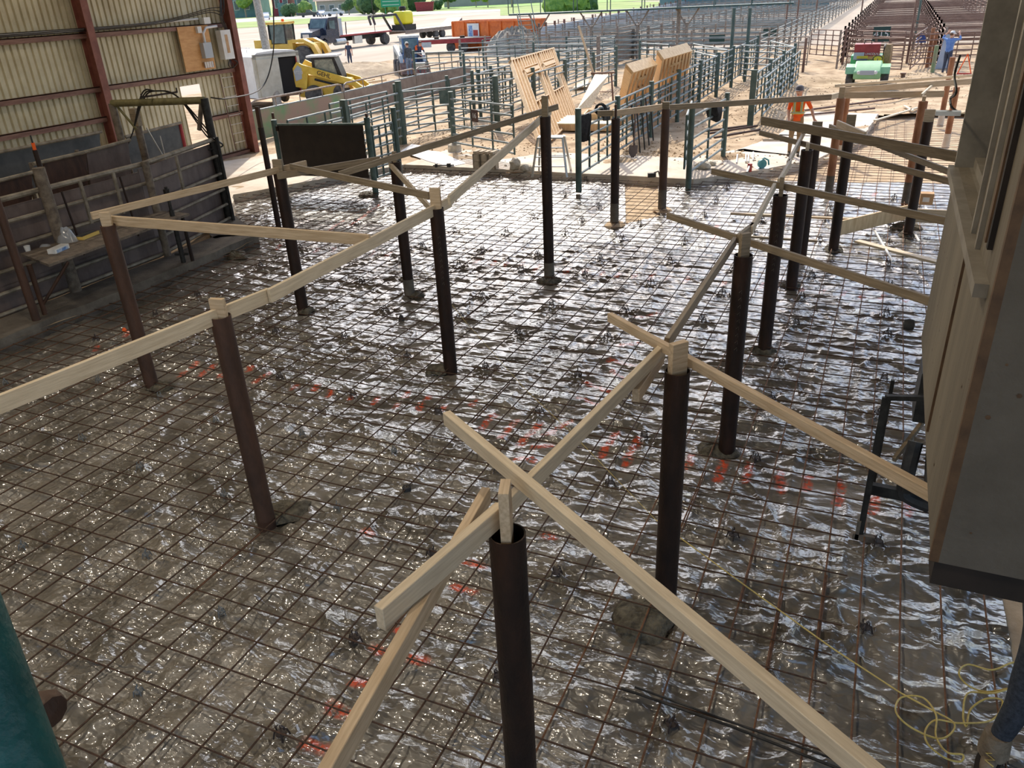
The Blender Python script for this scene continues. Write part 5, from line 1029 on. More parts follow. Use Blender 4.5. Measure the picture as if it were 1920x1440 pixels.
MB().bx(-.05,0,-.05,hw-.12,.55,2.15).build('door',M['cream'],e,smooth=False)
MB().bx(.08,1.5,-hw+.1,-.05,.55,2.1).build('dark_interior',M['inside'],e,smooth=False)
MB().bx(-.02,.02,-hw+.15,-hw+.2,.55,2.1).build('door_edge',M['redt'],e)
for i in range(4): MB().tube((.6+i*.9,hw-.1,2.4),(.6+i*.9,hw-.1,2.62),.015,5).build('rail_post',M['alu'],e)
MB().tube((.3,hw-.1,2.62),(3.6,hw-.1,2.62),.018,5).build('roof_rail',M['alu'],e)
text('lettering','1781',.35,M['btext'],e,(1.9,hw+.035,1.5),(math.pi/2,0,math.pi))
# yellow skid steer (tracked-style lift arms, lettering)
e=thing('skid_steer','yellow skid steer loader with white roof behind the sheet fence','loader',at(628,190),math.radians(22))
k=MB(); k.prism([(-1.5,.35),(-1.55,1.0),(-1.3,1.35),(-.7,1.25),(.9,1.0),(1.15,.6),(1.1,.3),(-1.3,.3)],-.62,.62); k.build('chassis',M['yel2'],e)
k=MB(); k.prism([(-.75,1.1),(-.72,2.02),(.35,2.02),(.62,1.2),(.62,1.0)],-.48,.48); k.build('cab',M['drksteel'],e)
MB().bx(-.95,.5,-.55,.55,2.02,2.10).build('roof',M['white'],e)
for s_ in (-1,1): 
    k=MB(); k.prism([(-.6,1.25),(-.58,1.92),(.25,1.92),(.42,1.25)],s_*.485,s_*.495); k.build('side_window',M['glassg'],e,smooth=False)
    k=MB(); k.prism([(-1.55,.8),(-1.62,1.55),(-1.35,1.88),(-1.1,1.75),(1.2,1.0),(1.75,.55),(1.7,.4),(1.1,.75),(-.9,1.35),(-1.05,.7)],s_*.65,s_*.8); k.build('lift_arm',M['yel2'],e)
    k=MB(); k.prism([(-1.5,1.05),(-1.55,1.5),(-1.32,1.74),(-1.15,1.6),(-1.2,1.15)],s_*.8,s_*.812); k.build('grey_panel',M['elec'],e)
    MB().tube((-.6,s_*.83,1.1),(.6,s_*.83,.75),.05,8).build('lift_cylinder',M['drksteel'],e); wheel(e,-.75,s_*.75,.42,.28,'yel2'); wheel(e,.6,s_*.75,.42,.28,'yel2')
k=MB(); k.prism([(.45,1.1),(.33,1.95),(.36,1.95),(.62,1.1)],-.42,.42); k.build('front_window',M['glass'],e)
k=MB(); k.prism([(1.6,.1),(1.65,.65),(1.75,.65),(2.4,.08),(2.35,.04)],-.85,.85); k.build('bucket',M['yel2'],e)
rzt=(math.pi/2,0,0)
text('lettering','GEHL',.27,M['btext'],e,(-.15,-.815,1.28),(math.pi/2,math.radians(20),0)); text('lettering','RT210',.2,M['ltext'],e,(-1.32,-.83,1.42),rzt,sx=.75)
# wheel loader behind the trailer
e=thing('wheel_loader','big dull yellow wheel loader with glazed cab behind the white trailer','loader',at(548,128),math.radians(8))
k=MB(); k.bx(-1.1,.5,-.75,.75,1.0,1.7); k.build('body',M['yellow'],e); MB().bx(-1.2,.35,-.7,.7,3.0,3.16).build('cab_roof',M['yellow'],e)
for x in (-1.1,.2):
    for s_ in (-.62,.62): MB().beam((x,s_,1.7),(x+.05,s_,3.0),.09,.09).build('cab_pillar',M['drksteel'],e)
MB().bx(-1.05,.22,-.58,.58,1.75,2.98).build('cab_glass',M['glass'],e,smooth=False); MB().lathe([(.1,3.16),(.1,3.32),(0,3.36)],(-.3,.2,0),'z',10).build('beacon',M['hivis'],e)
k=MB(); k.prism([(.5,1.2),(.55,1.95),(1.8,2.0),(2.6,1.6),(2.9,1.0),(2.6,.9),(2.3,1.5),(1.7,1.8),(.9,1.75),(.9,1.2)],-.98,-.5); k.prism([(.5,1.2),(.55,1.95),(1.8,2.0),(2.6,1.6),(2.9,1.0),(2.6,.9),(2.3,1.5),(1.7,1.8),(.9,1.75),(.9,1.2)],.5,.98); k.build('front_fender',M['yellow'],e)
MB().bx(.5,2.4,-.45,.45,.9,1.7).build('front_frame',M['yellow'],e)
for x in (1.6,-1.4):
    for s_ in (-1,1): wheel(e,x,s_*.85,.78,.5,'yellow')
MB().bx(-2.4,-1.0,-.7,.7,1.0,2.0).build('engine_cover',M['yellow'],e)
# semi truck with sleeper deck
f=W(595,97,G); r_=W(669,88,G); d=f-r_; an=math.atan2(d.y,d.x); e=thing('semi_truck','black conventional semi truck with a decked rear, parked on the gravel lot','truck',(f.x,f.y,G),an)
y2=1.15
k=MB(); k.prism([(1.1,.6),(1.25,1.3),(1.15,1.75),(-.4,2.05),(-.5,.6)],-.7,.7); k.build('hood',M['navy'],e)
k=MB(); k.prism([(-.4,.7),(-.42,2.05),(-.85,2.85),(-1.0,2.95),(-2.2,2.95),(-2.2,.7)],-1.1,1.1); k.build('cab',M['navy'],e)
k=MB(); k.prism([(-.40,2.07),(-.80,2.80),(-.84,2.80),(-.5,2.07)],-.95,.95); k.build('windshield',M['glass'],e)
for s_ in (-1,1):
    k=MB(); k.prism([(-.95,2.0),(-.98,2.65),(-1.75,2.65),(-1.75,1.9)],s_*1.1,s_*1.12); k.build('door_window',M['glass'],e)
    k=MB(); k.prism([(-.75,.75),(-.75,1.2),(-.35,1.42),(.35,1.42),(.75,1.1),(.95,.7),(.6,.9),(0,1.18),(-.55,.9)],s_*.65,s_*1.12); k.build('fender',M['navy'],e)
    wheel(e,0,s_*.98,.52,.3); wheel(e,-9.4,s_*.95,.52,.55); 
    MB().lathe([(0,-3.0),(.32,-3.0),(.32,-1.6),(0,-1.6)],(0,s_*.95,.75),'x',14).build('fuel_tank',M['alu'],e)
    MB().bx(-5.6,-4.4,s_*.8,s_*1.1,.4,1.1).build('tool_box',M['alu'],e); MB().tube((-.7,s_*1.25,1.9),(-.7,s_*1.25,2.5),.08,6).build('mirror',M['drksteel'],e)
    MB().tube((-2.35,s_*1.0,1.2),(-2.35,s_*1.0,3.3),.07,8).build('exhaust_stack',M['chrome'],e)
MB().bx(1.2,1.3,-1.1,1.1,.35,.75).build('bumper',M['alu'],e); MB().bx(1.22,1.27,-.4,.4,.85,1.6).build('grille',M['chrome'],e)
MB().bx(-10.6,-2.4,-1.05,1.05,1.15,1.3).build('deck',M['redt'],e); MB().bx(-2.9,-2.45,-1.0,1.0,1.3,2.8).build('headache_rack',M['elec'],e); MB().bx(-10.5,-2.2,-.4,.4,.7,1.1).build('chassis',M['drksteel'],e)
for i in range(3): MB().tube((-3.2-i*.5,-.3+i*.3,1.3),(-3.6-i*.4,-.2+i*.2,3.0-i*.3),.05,6).build('boom_pipe',M['drksteel'],e)
MB().tube((-8,.9,1.3),(-8,.9,4.6),.03,5).build('antenna',M['drksteel'],e)
# gooseneck trailer
e=thing('gooseneck_trailer','dark gooseneck flatbed trailer hitched behind the semi truck','trailer',(f.x+math.cos(an)*-9.5,f.y+math.sin(an)*-9.5,G),an)
k=MB()
for s_ in (-.9,.9):
    k.beam((0.6,s_*.3,1.9),(.9,s_*.3,2.7),.14,.2); k.beam((.9,s_*.3,2.7),(-2.2,s_,2.75),.14,.22); k.beam((-2.2,s_,2.8),(-3.6,s_,1.1),.14,.22)
k.build('gooseneck_frame',M['navy'],e)
MB().bx(-13.0,-3.4,-1.1,1.1,1.0,1.12).build('deck',M['rail_tan'],e); MB().bx(-13.0,-3.4,-1.12,-1.05,.75,1.05).build('side_rail',M['brownsheet'],e); MB().bx(-13.0,-3.4,1.05,1.12,.75,1.05).build('side_rail',M['brownsheet'],e)
k=MB(); k.prism([(-13,1.1),(-13,.8),(-14.8,1.1),(-14.8,1.9)],-1.05,1.05); k.build('ramp',M['brownsheet'],e)
for x in (-9.3,-10.6):
    for s_ in (-1,1): wheel(e,x,s_*.9,.42,.4)
t=thing('water_tank','bright yellow tank standing on the front of the gooseneck trailer','tank',(f.x+math.cos(an)*-14.2,f.y+math.sin(an)*-14.2,G+1.13),an)
k=MB(); k.bx(-.9,.9,-.8,.8,.5,1.9); o=k.build('tank_body',M['tank'],t); bv=o.modifiers.new('b','BEVEL'); bv.width=.3; bv.segments=3
MB().lathe([(.35,1.9),(.4,2.2),(.3,2.35),(0,2.35)],(.0,0,0),'z',12).build('tank_lid',M['drksteel'],t); MB().bx(-1.0,1.0,-.9,.9,0,.55).build('pump_skid',M['drksteel'],t)
# blue compact loader facing the camera
e=thing('blue_loader','blue and pale grey skid loader facing the camera on the dirt lot','loader',at(772,137),math.radians(-50))
MB().bx(-1.4,.9,-.6,.6,.4,1.15).build('chassis',M['bluem'],e); k=MB(); k.prism([(-.6,1.1),(-.55,2.1),(.55,2.1),(.75,1.0)],-.52,.52); k.build('cab',M['bluem'],e)
MB().bx(-.7,.65,-.58,.58,2.08,2.2).build('roof',M['skidw'],e); k=MB(); k.prism([(.62,1.15),(.50,2.02),(.60,2.02),(.80,1.15)],-.42,.42); k.build('front_window',M['glass'],e)
for s_ in (-1,1):
    k=MB(); k.prism([(-1.5,.8),(-1.5,1.55),(-1.2,1.65),(.9,1.1),(1.3,.5),(1.15,.45),(.7,.9),(-1.1,1.3)],s_*.62,s_*.82); k.build('lift_arm',M['skidw'],e); wheel(e,.55,s_*.8,.42,.3); wheel(e,-.8,s_*.8,.42,.3)
    k=MB(); k.prism([(-.45,1.25),(-.42,1.95),(.35,1.95),(.5,1.25)],s_*.522,s_*.53); k.build('side_window',M['glass'],e)
k=MB(); k.prism([(1.2,.05),(1.2,.7),(1.3,.72),(1.9,.1),(1.85,.04)],-.9,.9); k.build('bucket',M['rust_rail'],e)
# red flatbed trailer
p=W(772,101,G); q=W(920,93,G); d=q-p; an=math.atan2(d.y,d.x); L=d.length; e=thing('red_flatbed_trailer','low red flatbed trailer with a pale deck before the dumpster','trailer',p,an)
MB().bx(0,L,-1.2,1.2,1.0,1.1).build('deck',M['cream'],e); MB().bx(0,L,-1.22,-1.1,.72,1.04).build('side_rail',M['redt'],e); MB().bx(0,L,1.1,1.22,.72,1.04).build('side_rail',M['redt'],e); MB().bx(L*.05,L*.26,-1.24,-1.2,.5,.9).build('tool_box',M['skidw'],e)
for x in (.5,.66):
    for s_ in (-1,1): wheel(e,L*x,s_*.95,.38,.3)
for x in (.3,.62): MB().bx(L*x,L*x+.4,-1.1,-.8,1.1,1.25).build('winch',M['rust'],e)
# orange dumpster
p=W(852,94,G); q=W(990,95,G); d=q-p; an=math.atan2(d.y,d.x); L=d.length; e=thing('dumpster','long open orange roll-off dumpster with ribbed sides','dumpster',p,an)
hD=2.25; k=MB(); k.bx(0,L,0,.06,.15,hD); k.bx(0,L,2.3,2.36,.15,hD); k.bx(0,.06,.06,2.3,.15,hD); k.bx(L-.06,L,.06,2.3,.15,hD); k.bx(0,L,0,2.36,.1,.16); k.build('shell',M['orange'],e,smooth=False)
k=MB().bx(-.05,L+.05,-.06,.06,hD-.08,hD+.05); k.bx(-.05,L+.05,2.3,2.42,hD-.08,hD+.05); k.bx(-.05,.06,0,2.3,hD-.08,hD+.05); k.bx(L-.05,L+.06,0,2.3,hD-.08,hD+.05); k.build('top_rail',M['orange'],e,smooth=False)
for i in range(7): MB().bx(L*i/6-.06,L*i/6+.06,-.10,0,.15,hD).build('rib',M['orange'],e,smooth=False)
MB().bx(L*.22,L*.38,-.13,-.105,1.0,2.1).build('poster',M['white'],e); MB().bx(L*.24,L*.29,-.14,-.13,1.1,1.95).build('poster_print',M['bluebox'],e); MB().bx(L*.30,L*.365,-.14,-.13,1.15,1.6).build('poster_print',M['redp'],e); MB().bx(L*.93,L*.965,-.12,-.1,1.3,1.5).build('sticker',M['white'],e)
# piles
def pile(c,rx,ry,h,mt,label,seed,name='dirt_pile',cat='pile'): 
    o=blob((c[0],c[1],c[2]),rx,ry,h,seed,n=40,rings=9,jit=.15).build(name,M[mt]); own(o,c); return tag(o,label,cat,kind=None)
pile(at(968,98),3.0,2.6,1.7,'gravel','grey gravel heap in front of the dumpster end',3,'gravel_heap'); pile(at(655,135),5.5,3.0,.55,'mound','low tan dirt mound behind the yellow skid steer',4)
for i,(a,b,l) in enumerate([((648,162),(722,150),'top pale beam of the lumber heap beside the skid steer'),((660,170),(735,155),'lower pale beam of the lumber heap'),((655,160),(700,150),'orange-brown plank of the lumber heap'),((668,176),(745,158),'nearest pale board of the lumber heap'),((650,150),(690,146),'rear pale board of the lumber heap'),((690,172),(740,163),'short board of the lumber heap')]):
    p=W(*a,G+.15+.12*(5-i)); q=W(*b,G+.15+.08*(i%3)); simple(MB().beam(p,q,.18,.12),'lumber','pine_frame' if i!=2 else 'ply',l,'lumber',p,'lumber heap',smooth=False)
p=W(700,180,G); e=thing('white_sheet','white sheet lying under the lumber heap','sheet',p); simple(blob((p.x,p.y,p.z),1.6,.8,.12,8,n=16,rings=4),'white_sheet','tarp','white crumpled sheet beside the lumber heap','sheet',p); bpy.data.objects.remove(e)
# utility cart with welder
e=thing('utility_cart','pale green utility cart carrying a red welder, facing the camera','cart',at(1624,160),math.radians(-90)); e.scale=(1.1,1.1,1.1)
k=MB(); k.prism([(1.35,.35),(1.4,.62),(1.1,.82),(.35,.95),(.3,.45)],-.48,.48); o=k.build('hood',M['jdpale'],e); bv=o.modifiers.new('b','BEVEL'); bv.width=.05; bv.segments=2
for s_ in (-1,1):
    k=MB(); k.prism([(.45,.45),(.42,.72),(.6,.85),(1.2,.78),(1.3,.55),(1.1,.62),(.6,.6)],s_*.45,s_*.78); k.build('front_fender',M['jdpale'],e); wheel(e,.88,s_*.62,.27,.24); wheel(e,-.85,s_*.62,.3,.3)
    MB().lathe([(0,1.40),(.06,1.40),(.07,1.37)],(0,s_*.3,.60),'x',10).build('headlight',M['white'],e)
MB().bx(1.38,1.41,-.25,.25,.52,.68).build('grille',M['elec'],e); MB().bx(-.5,.4,-.6,.6,.35,.5).build('floor_pan',M['jd'],e)
for y_ in (-.3,.3): MB().bx(-.45,-.05,y_-.2,y_+.2,.5,.72).build('seat',M['jdy'],e); MB().bx(-.5,-.4,y_-.2,y_+.2,.7,1.05).build('seat_back',M['jdy'],e)
MB().path([(.1+.05*math.cos(t),.28+.17*math.sin(t),.98+.12*math.cos(t)) for t in [i/12*2*math.pi for i in range(12)]],.018,6,closed=True).build('steering_wheel',M['black'],e)
MB().tube((.3,.28,.75),(.1,.28,.98),.02,6).build('steering_column',M['black'],e); MB().bx(-.35,0,-.5,-.1,.72,.95).build('tool_bag',M['navyc'],e)
MB().bx(-1.45,-.5,-.72,.72,.55,1.05).build('cargo_box',M['jd'],e)
t=thing('welder','red and grey portable welder on the back of the utility cart','welder',(e.location.x,e.location.y+.5,G+1.0),0); t.scale=(1.12,1.12,1.12)
MB().bx(-.62,.30,-.0,.75,0,.55).build('red_case',M['redt'],t); MB().bx(-.62,-.24,-.02,0,0,.26).build('control_panel',M['elec'],t); MB().bx(-.24,.30,-.02,0,0,.12).build('brown_trim',M['ply'],t); text('lettering','LINCOLN',.11,M['ltext'],t,(.03,-.012,.20),(math.pi/2,0,0)); MB().path([(-.3,.3,.55),(-.28,.3,.68),(-.05,.3,.68),(-.03,.3,.55)],.02,6).build('lift_hook',M['drksteel'],t)
MB().lathe([(.2,0),(.25,.06),(.2,.12)],(.42,.3,.3),'x',14).build('hose_reel',M['drksteel'],t)
o=drape((e.location.x+.68,e.location.y+.5,G+1.6),.5,.85,'khaki','brown coat hanging on the side of the utility cart','coat',rz=1.4,seed=8,th=.25)
c=W(1692,148,G); simple(MB().lathe([(.09,0),(.09,.2),(.13,.2),(.13,.26),(0,.26)],c,'z',12),'pipe_stub','rust_rail','small capped pipe stub in the dirt right of the cart','pipe',c)
# cars on the street
def car(px,py,rz,mt,label,kind='suv',s=1.0):
    e=thing('car',label,'car',at(px,py),rz,'cars parked along the far street'); e.scale=(s,s,s)
    L=2.3
    pr=[(-L,.35),(-L,.95),(-L+.15,1.0),(-L+.4,1.65),(.5,1.68),(1.15,1.1),(L-.1,.95),(L,.4)] if kind=='suv' else ([(-L,.35),(-L,.85),(-1.6,.95),(-.9,1.4),(.4,1.42),(1.2,.95),(L,.8),(L,.35)] if kind=='sedan' else [(-L-.4,.45),(-L-.4,1.05),(-.6,1.05),(-.5,1.7),(.6,1.72),(1.15,1.15),(L,1.05),(L,.45)])
    k=MB(); k.prism(pr,-.9,.9); k.build('body',M[mt],e)
    k=MB(); k.prism([(-1.7 if kind=='suv' else -.4,1.05),(-1.55 if kind=='suv' else -.4,1.55 if kind!='sedan' else 1.35),(.45,1.57 if kind!='sedan' else 1.36),(1.0,1.08)],-.93,.93); k.build('windows',M['glass'],e)
    for x in (-1.35,1.4):
        for s_ in (-1,1): MB().lathe([(0,-.11),(.34,-.11),(.34,.11),(0,.11)],(x,s_*.82,.34),'y',14).build('wheel',M['tyre'],e)
car(447,33,.75,'car_s','pale blue parked sedan at the far left of the street','sedan',1.2); car(499,37,-.9,'car_w','white suv parked right of the utility pole','suv',1.25); car(579,32,.6,'car_b','dark pickup parked before the red building','pickup',1.25); car(603,31,-.7,'car_s','blue and white suv beside the dark pickup','suv',1.1); car(629,30,.5,'car_w','white pickup parked before the house','pickup',1.3)
# street furniture and yards
def flat(px,z,mt,name): 
    pts=[W(x,y,z) for x,y in px]; k=MB(); k.add(pts,[tuple(range(len(pts)))]); o=k.build(name,M[mt],smooth=False); return struct(o)
def gnd(pts,z,mt,name): k=MB(); k.add([(x,y,z) for x,y in pts],[tuple(range(len(pts)))]); return struct(k.build(name,M[mt],smooth=False))
flat([(380,57),(600,43),(760,32),(810,27),(600,33),(380,46)],.17,'grass','grass_verge')
flat([(380,46),(600,33),(810,27),(960,20),(960,16),(810,21),(600,27),(380,39)],.16,'road','street')
flat([(380,39),(600,27),(810,21),(960,16),(960,7),(700,12.5),(380,31)],.18,'grass','lawn')
flat([(938,29),(1040,26),(1180,24),(1330,13),(1330,2),(1100,4),(960,9),(938,14)],.17,'grass','meadow')
gnd([(-700,330),(-120,262),(300,262),(300,900),(-1100,900),(-1100,330)],.22,'field','crop_field')
def building(px,py,w_,d_,h_,rz,wm,rm,label,pitch=.0,wins=4,name='building'):
    e=thing(name,label,'building',at(px,py),rz)
    MB().bx(0,w_,0,d_,0,h_).build('walls',M[wm],e,smooth=False)
    k=MB()
    if pitch: k.prism([(-1,h_-.2),(d_/2,h_+pitch),(d_+1,h_-.2)],-1,w_+1,'yz')
    else: k.bx(-.3,w_+.3,-.3,d_+.3,h_,h_+.5)
    k.build('roof',M[rm],e,smooth=False)
    for i in range(wins): f=MB().bx(w_*(i+.3)/wins,w_*(i+.3)/wins+2.0,-.12,0,h_*.3,h_*.68).build('window',M['white'],e,smooth=False); MB().bx(w_*(i+.3)/wins+.15,w_*(i+.3)/wins+1.85,-.15,-.12,h_*.3+.15,h_*.68-.15).build('pane',M['glass'],f,smooth=False)
    return e
RZ=.42
building(437,34,12,12,9,RZ,'tealb','tealb','teal metal building at the far left behind the street',wins=3); e=building(514,31,6.2,12,9,RZ,'brick','brick','red fronted building between the teal ones behind the street',wins=2)
MB().bx(2,4.4,-.4,0,0,4.5).build('entrance',M['tealb'],e); building(556,29,5.5,10,8,RZ,'tealb','tealb','teal wing right of the red building',wins=2); building(596,28,17,12,4.6,RZ,'beige','shingle','long low house with a tan shingle roof across the street',pitch=3.2,wins=5,name='house')
building(833,14,42,14,9,RZ,'beige','shingle','long beige siding building past the bend of the street',wins=10); building(1236,26,26,6,5.5,.1,'tealb','tealb','dark green shed beyond the walkway',wins=0,name='shed')
c=at(735,30); e=thing('road_sign','green highway sign on two posts on the grass verge','road sign',c,RZ)
for x in (-1.6,1.6): MB().tube((x,0,0),(x,0,3.2),.1,6).build('post',M['signg'],e)
MB().bx(-2.6,2.6,-.1,0,2.2,5.2).build('sign_plate',M['signg'],e); 
for i in range(3): MB().bx(-2.2,2.2,-.13,-.1,2.6+i*.85,2.75+i*.85).build('sign_text',M['ltext'],e)
c=at(797,21); e=thing('red_dumpster','small red dumpster beyond the green road sign','dumpster',c,RZ); k=MB(); k.prism([(-2.6,0),(-3.0,2.4),(3.0,2.4),(2.6,0)],-1,1); k.build('bin',M['redt'],e,smooth=False); MB().bx(-3.1,3.1,-1.1,1.1,2.4,2.7).build('lid',M['redt'],e,smooth=False)
def bush(px,py,r,h,mt,label,seed,trunk=False):
    c=at(px,py); e=thing('tree' if trunk else 'bush',label,'tree' if trunk else 'bush',c); rnd=random.Random(seed)
    b=bmesh.new()
    for i in range(7):
        m_=Matrix.Translation((rnd.uniform(-.6,.6)*r,rnd.uniform(-.6,.6)*r,(h*.35 if trunk else .0)+rnd.uniform(.3,.75)*h*(.65 if trunk else 1)))
        g=bmesh.ops.create_icosphere(b,subdivisions=3,radius=r*rnd.uniform(.45,.75),matrix=m_)
        for v in g['verts']: v.co+=Vector((rnd.uniform(-1,1),rnd.uniform(-1,1),rnd.uniform(-1,1)))*r*.09
    me=bpy.data.meshes.new('foliage'); b.to_mesh(me); b.free(); me.materials.append(M[mt]); o=bpy.data.objects.new('foliage',me); C.objects.link(o); o.parent=e
    MB().tube((0,0,0),(0,0,h*.5),.15*r/2+.05,7).build('trunk',M['bark'],e)
for i,a in enumerate([(462,33,3.6,10,'leaf','light green tree before the teal building',True),(547,31,2.5,4,'leafd','dark bush row before the red building',False),(574,29,2.5,5,'leaf','bush at the left of the house',False),(655,28,1.8,5,'leafd','small spruce before the house',False),(683,27,3.2,6,'leaf','yellow-green bush left of the road sign',False),(702,27,3.6,7,'leafd','darker bush just left of the road sign',False),(723,27,3.0,5,'leaf','bush behind the road sign',False),(750,26,3.2,5,'leaf','yellow-green bush right of the road sign',False),(760,21,6.5,10,'leafd','tall dark shrub behind the yellow-green bush',False),(841,16,4.5,8,'leafd','round dark tree before the beige building',True),(812,19,1.6,3,'leafd','small round shrub right of the red dumpster',False),(825,18,1.6,3,'leafd','second small shrub right of the red dumpster',False),(893,14,1.8,5,'leaf','small tree at the middle of the beige building',True),(915,14,2.2,5,'leaf','small tree at the right of the beige building',True),(1060,22,4.5,3.5,'leaf','low bush patch in the meadow',False),(960,13,3,7,'leaf','tree left of the walkway',True),(1085,20,3.5,3,'leafd','second low bush patch in the meadow',False)]):
    bush(*a[:5],a[5],30+i,a[6])
# ------------------------------------------------------------------ people
def person(name,label,loc,rz,J,cols,r=1.12,cap=None,vest=False,hair='hair',sleeve=.5,seed=0,shirtlen=.92):
    """J: joint positions (x right, y forward, z up). Body is one skinned surface."""
    e=thing(name,label,'person',loc,rz)
    bm=bmesh.new(); ly=bm.verts.layers.skin.verify(); V={}
    def vt(n,p,rx,ry=None): v=bm.verts.new(p); v[ly].radius=(rx*r,(ry or rx)*r); V[n]=v; return v
    def lerp(a,b,t): return Vector(a)*(1-t)+Vector(b)*t
    pel,chest,neck,head=J['pelvis'],J['chest'],J['neck'],J['head']
    vt('pelvis',pel,.135,.105); V['pelvis'][ly].use_root=True
    vt('waist',lerp(pel,chest,.45),.125,.10); vt('chest',chest,.155,.115); vt('neckb',lerp(chest,neck,.72),.085,.075); vt('neck',neck,.052); vt('jaw',lerp(neck,head,.5),.062,.07); vt('head',head,.078,.092); vt('crown',Vector(head)+(Vector(head)-Vector(neck)).normalized()*.085,.060,.068)
    for a,b in (('pelvis','waist'),('waist','chest'),('chest','neckb'),('neckb','neck'),('neck','jaw'),('jaw','head'),('head','crown')): bm.edges.new((V[a],V[b]))
    seg=[('pants',pel,lerp(pel,chest,.12)),('shirt',lerp(pel,chest,.14),chest),('shirt',chest,lerp(chest,neck,.8)),('skin',lerp(chest,neck,.95),head),('skin',head,Vector(head)+Vector((0,0,.15)))]
    fwd=Vector(J.get('face',(0,1,0))).normalized(); hd=Vector(head)
    nz=vt('nose',hd+fwd*.095+Vector((0,0,-.012)),.013); bm.edges.new((V['head'],nz))
    sidev=Vector((fwd.y,-fwd.x,0)).normalized()
    for s_ in (-1,1): er=vt('ear%d'%s_,hd+sidev*(s_*.088)+Vector((0,0,-.005)),.012,.02); bm.edges.new((V['head'],er))
    for s_,S_ in ((-1,'L'),(1,'R')):
        sh,el,wr=[Vector(J[k+S_]) for k in('sh','el','wr')]
        vt('sh'+S_,sh,.062); vt('ua'+S_,lerp(sh,el,.5),.050); vt('el'+S_,el,.040); vt('fa'+S_,lerp(el,wr,.4),.037); vt('wr'+S_,wr,.025,.021)
        for a,b in (('chest','sh'+S_),('sh'+S_,'ua'+S_),('ua'+S_,'el'+S_),('el'+S_,'fa'+S_),('fa'+S_,'wr'+S_)): bm.edges.new((V[a],V[b]))
        d=(wr-el).normalized(); side=d.cross(Vector((0,1,0)))
        if side.length<.1: side=d.cross(Vector((1,0,0)))
        side.normalize(); nrm=side.cross(d).normalized()*(-1 if s_<0 else 1)
        pm_=wr+d*.075; vt('pm'+S_,pm_,.030,.016); bm.edges.new((V['wr'+S_],V['pm'+S_]))
        for f_,(o_,l_) in enumerate(((-.030,.066),(-.010,.078),(.010,.074),(.029,.058))):
            a=vt('f%d%s'%(f_,S_),pm_+side*o_+d*.028,.0095); b=vt('g%d%s'%(f_,S_),pm_+side*o_*1.1+d*(.028+l_*.5)+nrm*.010,.0085); c_=vt('h%d%s'%(f_,S_),pm_+side*o_*1.1+d*(.024+l_*.85)+nrm*.030,.0075)
            bm.edges.new((V['pm'+S_],a)); bm.edges.new((a,b)); bm.edges.new((b,c_))
        a=vt('t0'+S_,wr+d*.035-side*.034,.011); b=vt('t1'+S_,wr+d*.075-side*.052+nrm*.014,.0095); bm.edges.new((V['wr'+S_],a)); bm.edges.new((a,b))
        seg+=[('shirt',sh,lerp(sh,el,sleeve*2 if sleeve<=.5 else 1))]
        if sleeve>.5: seg+=[('shirt',el,lerp(el,wr,(sleeve-.5)*2))]; seg+=[('skin',lerp(el,wr,(sleeve-.5)*2+.05),wr)]
        else: seg+=[('skin',lerp(sh,el,min(1,sleeve*2+.08)),el),('skin',el,wr)]
        seg+=[('skin',wr,wr+d*.2)]
        hp,kn,an_,to=[Vector(J[k+S_]) for k in('hp','kn','an','to')]
        vt('hp'+S_,hp,.092,.09); vt('th'+S_,lerp(hp,kn,.5),.078); vt('kn'+S_,kn,.058); vt('ca'+S_,lerp(kn,an_,.35),.056); vt('an'+S_,an_,.042); vt('he'+S_,an_+Vector((0,-.0,-.045)),.042); vt('to'+S_,to,.040,.030)
        for a,b in (('pelvis','hp'+S_),('hp'+S_,'th'+S_),('th'+S_,'kn'+S_),('kn'+S_,'ca'+S_),('ca'+S_,'an'+S_),('an'+S_,'he'+S_),('he'+S_,'to'+S_)): bm.edges.new((V[a],V[b]))
        seg+=[('pants',hp,kn),('pants',kn,lerp(kn,an_,.9)),('shoe',an_,to),('shoe',an_+Vector((0,0,-.04)),to)]
    me=bpy.data.meshes.new('body'); bm.to_mesh(me); bm.free(); tmp=bpy.data.objects.new('tmp',me); C.objects.link(tmp)
    sk_=tmp.modifiers.new('s','SKIN'); sk_.use_smooth_shade=True; sb=tmp.modifiers.new('d','SUBSURF'); sb.levels=2
    bpy.context.view_layer.update(); me2=bpy.data.meshes.new_from_object(tmp.evaluated_get(bpy.context.evaluated_depsgraph_get())); bpy.data.objects.remove(tmp)
    keys=['skin','shirt','pants','shoe']; me2.materials.clear()
    for k in keys: me2.materials.append(M[cols[k]])
    def ds(p,a,b): a=Vector(a);b=Vector(b);d=b-a; t=max(0,min(1,(p-a).dot(d)/max(d.length_squared,1e-9))); return (p-a-d*t).length
    for pl in me2.polygons:
        c=pl.center; pl.material_index=keys.index(min(seg,key=lambda s:ds(c,s[1],s[2])*(1.0 if s[0]!='shirt' else .92))[0])
    o=bpy.data.objects.new('body',me2); C.objects.link(o); o.parent=e
    # head details
    up=Vector((0,0,1)); hup=(Vector(head)-Vector(neck)).normalized()
    for s_ in (-1,1): MB().lathe([(0,-.008),(.009,0),(0,.008)],hd+fwd*.088+sidev*(s_*.032)+up*.018,'z',8).build('eye',M['eye'],e)
    MB().box(hd+fwd*.088+up*-.045,(.04,.012,.008),Matrix.Rotation(math.atan2(-fwd.x,fwd.y),3,'Z')).build('mouth',M['redt'],e)
    b=bmesh.new(); bmesh.ops.create_icosphere(b,subdivisions=3,radius=.105)
    for v in b.verts: v.co=Vector((v.co.x*.94,v.co.y*1.05,v.co.z*.95))
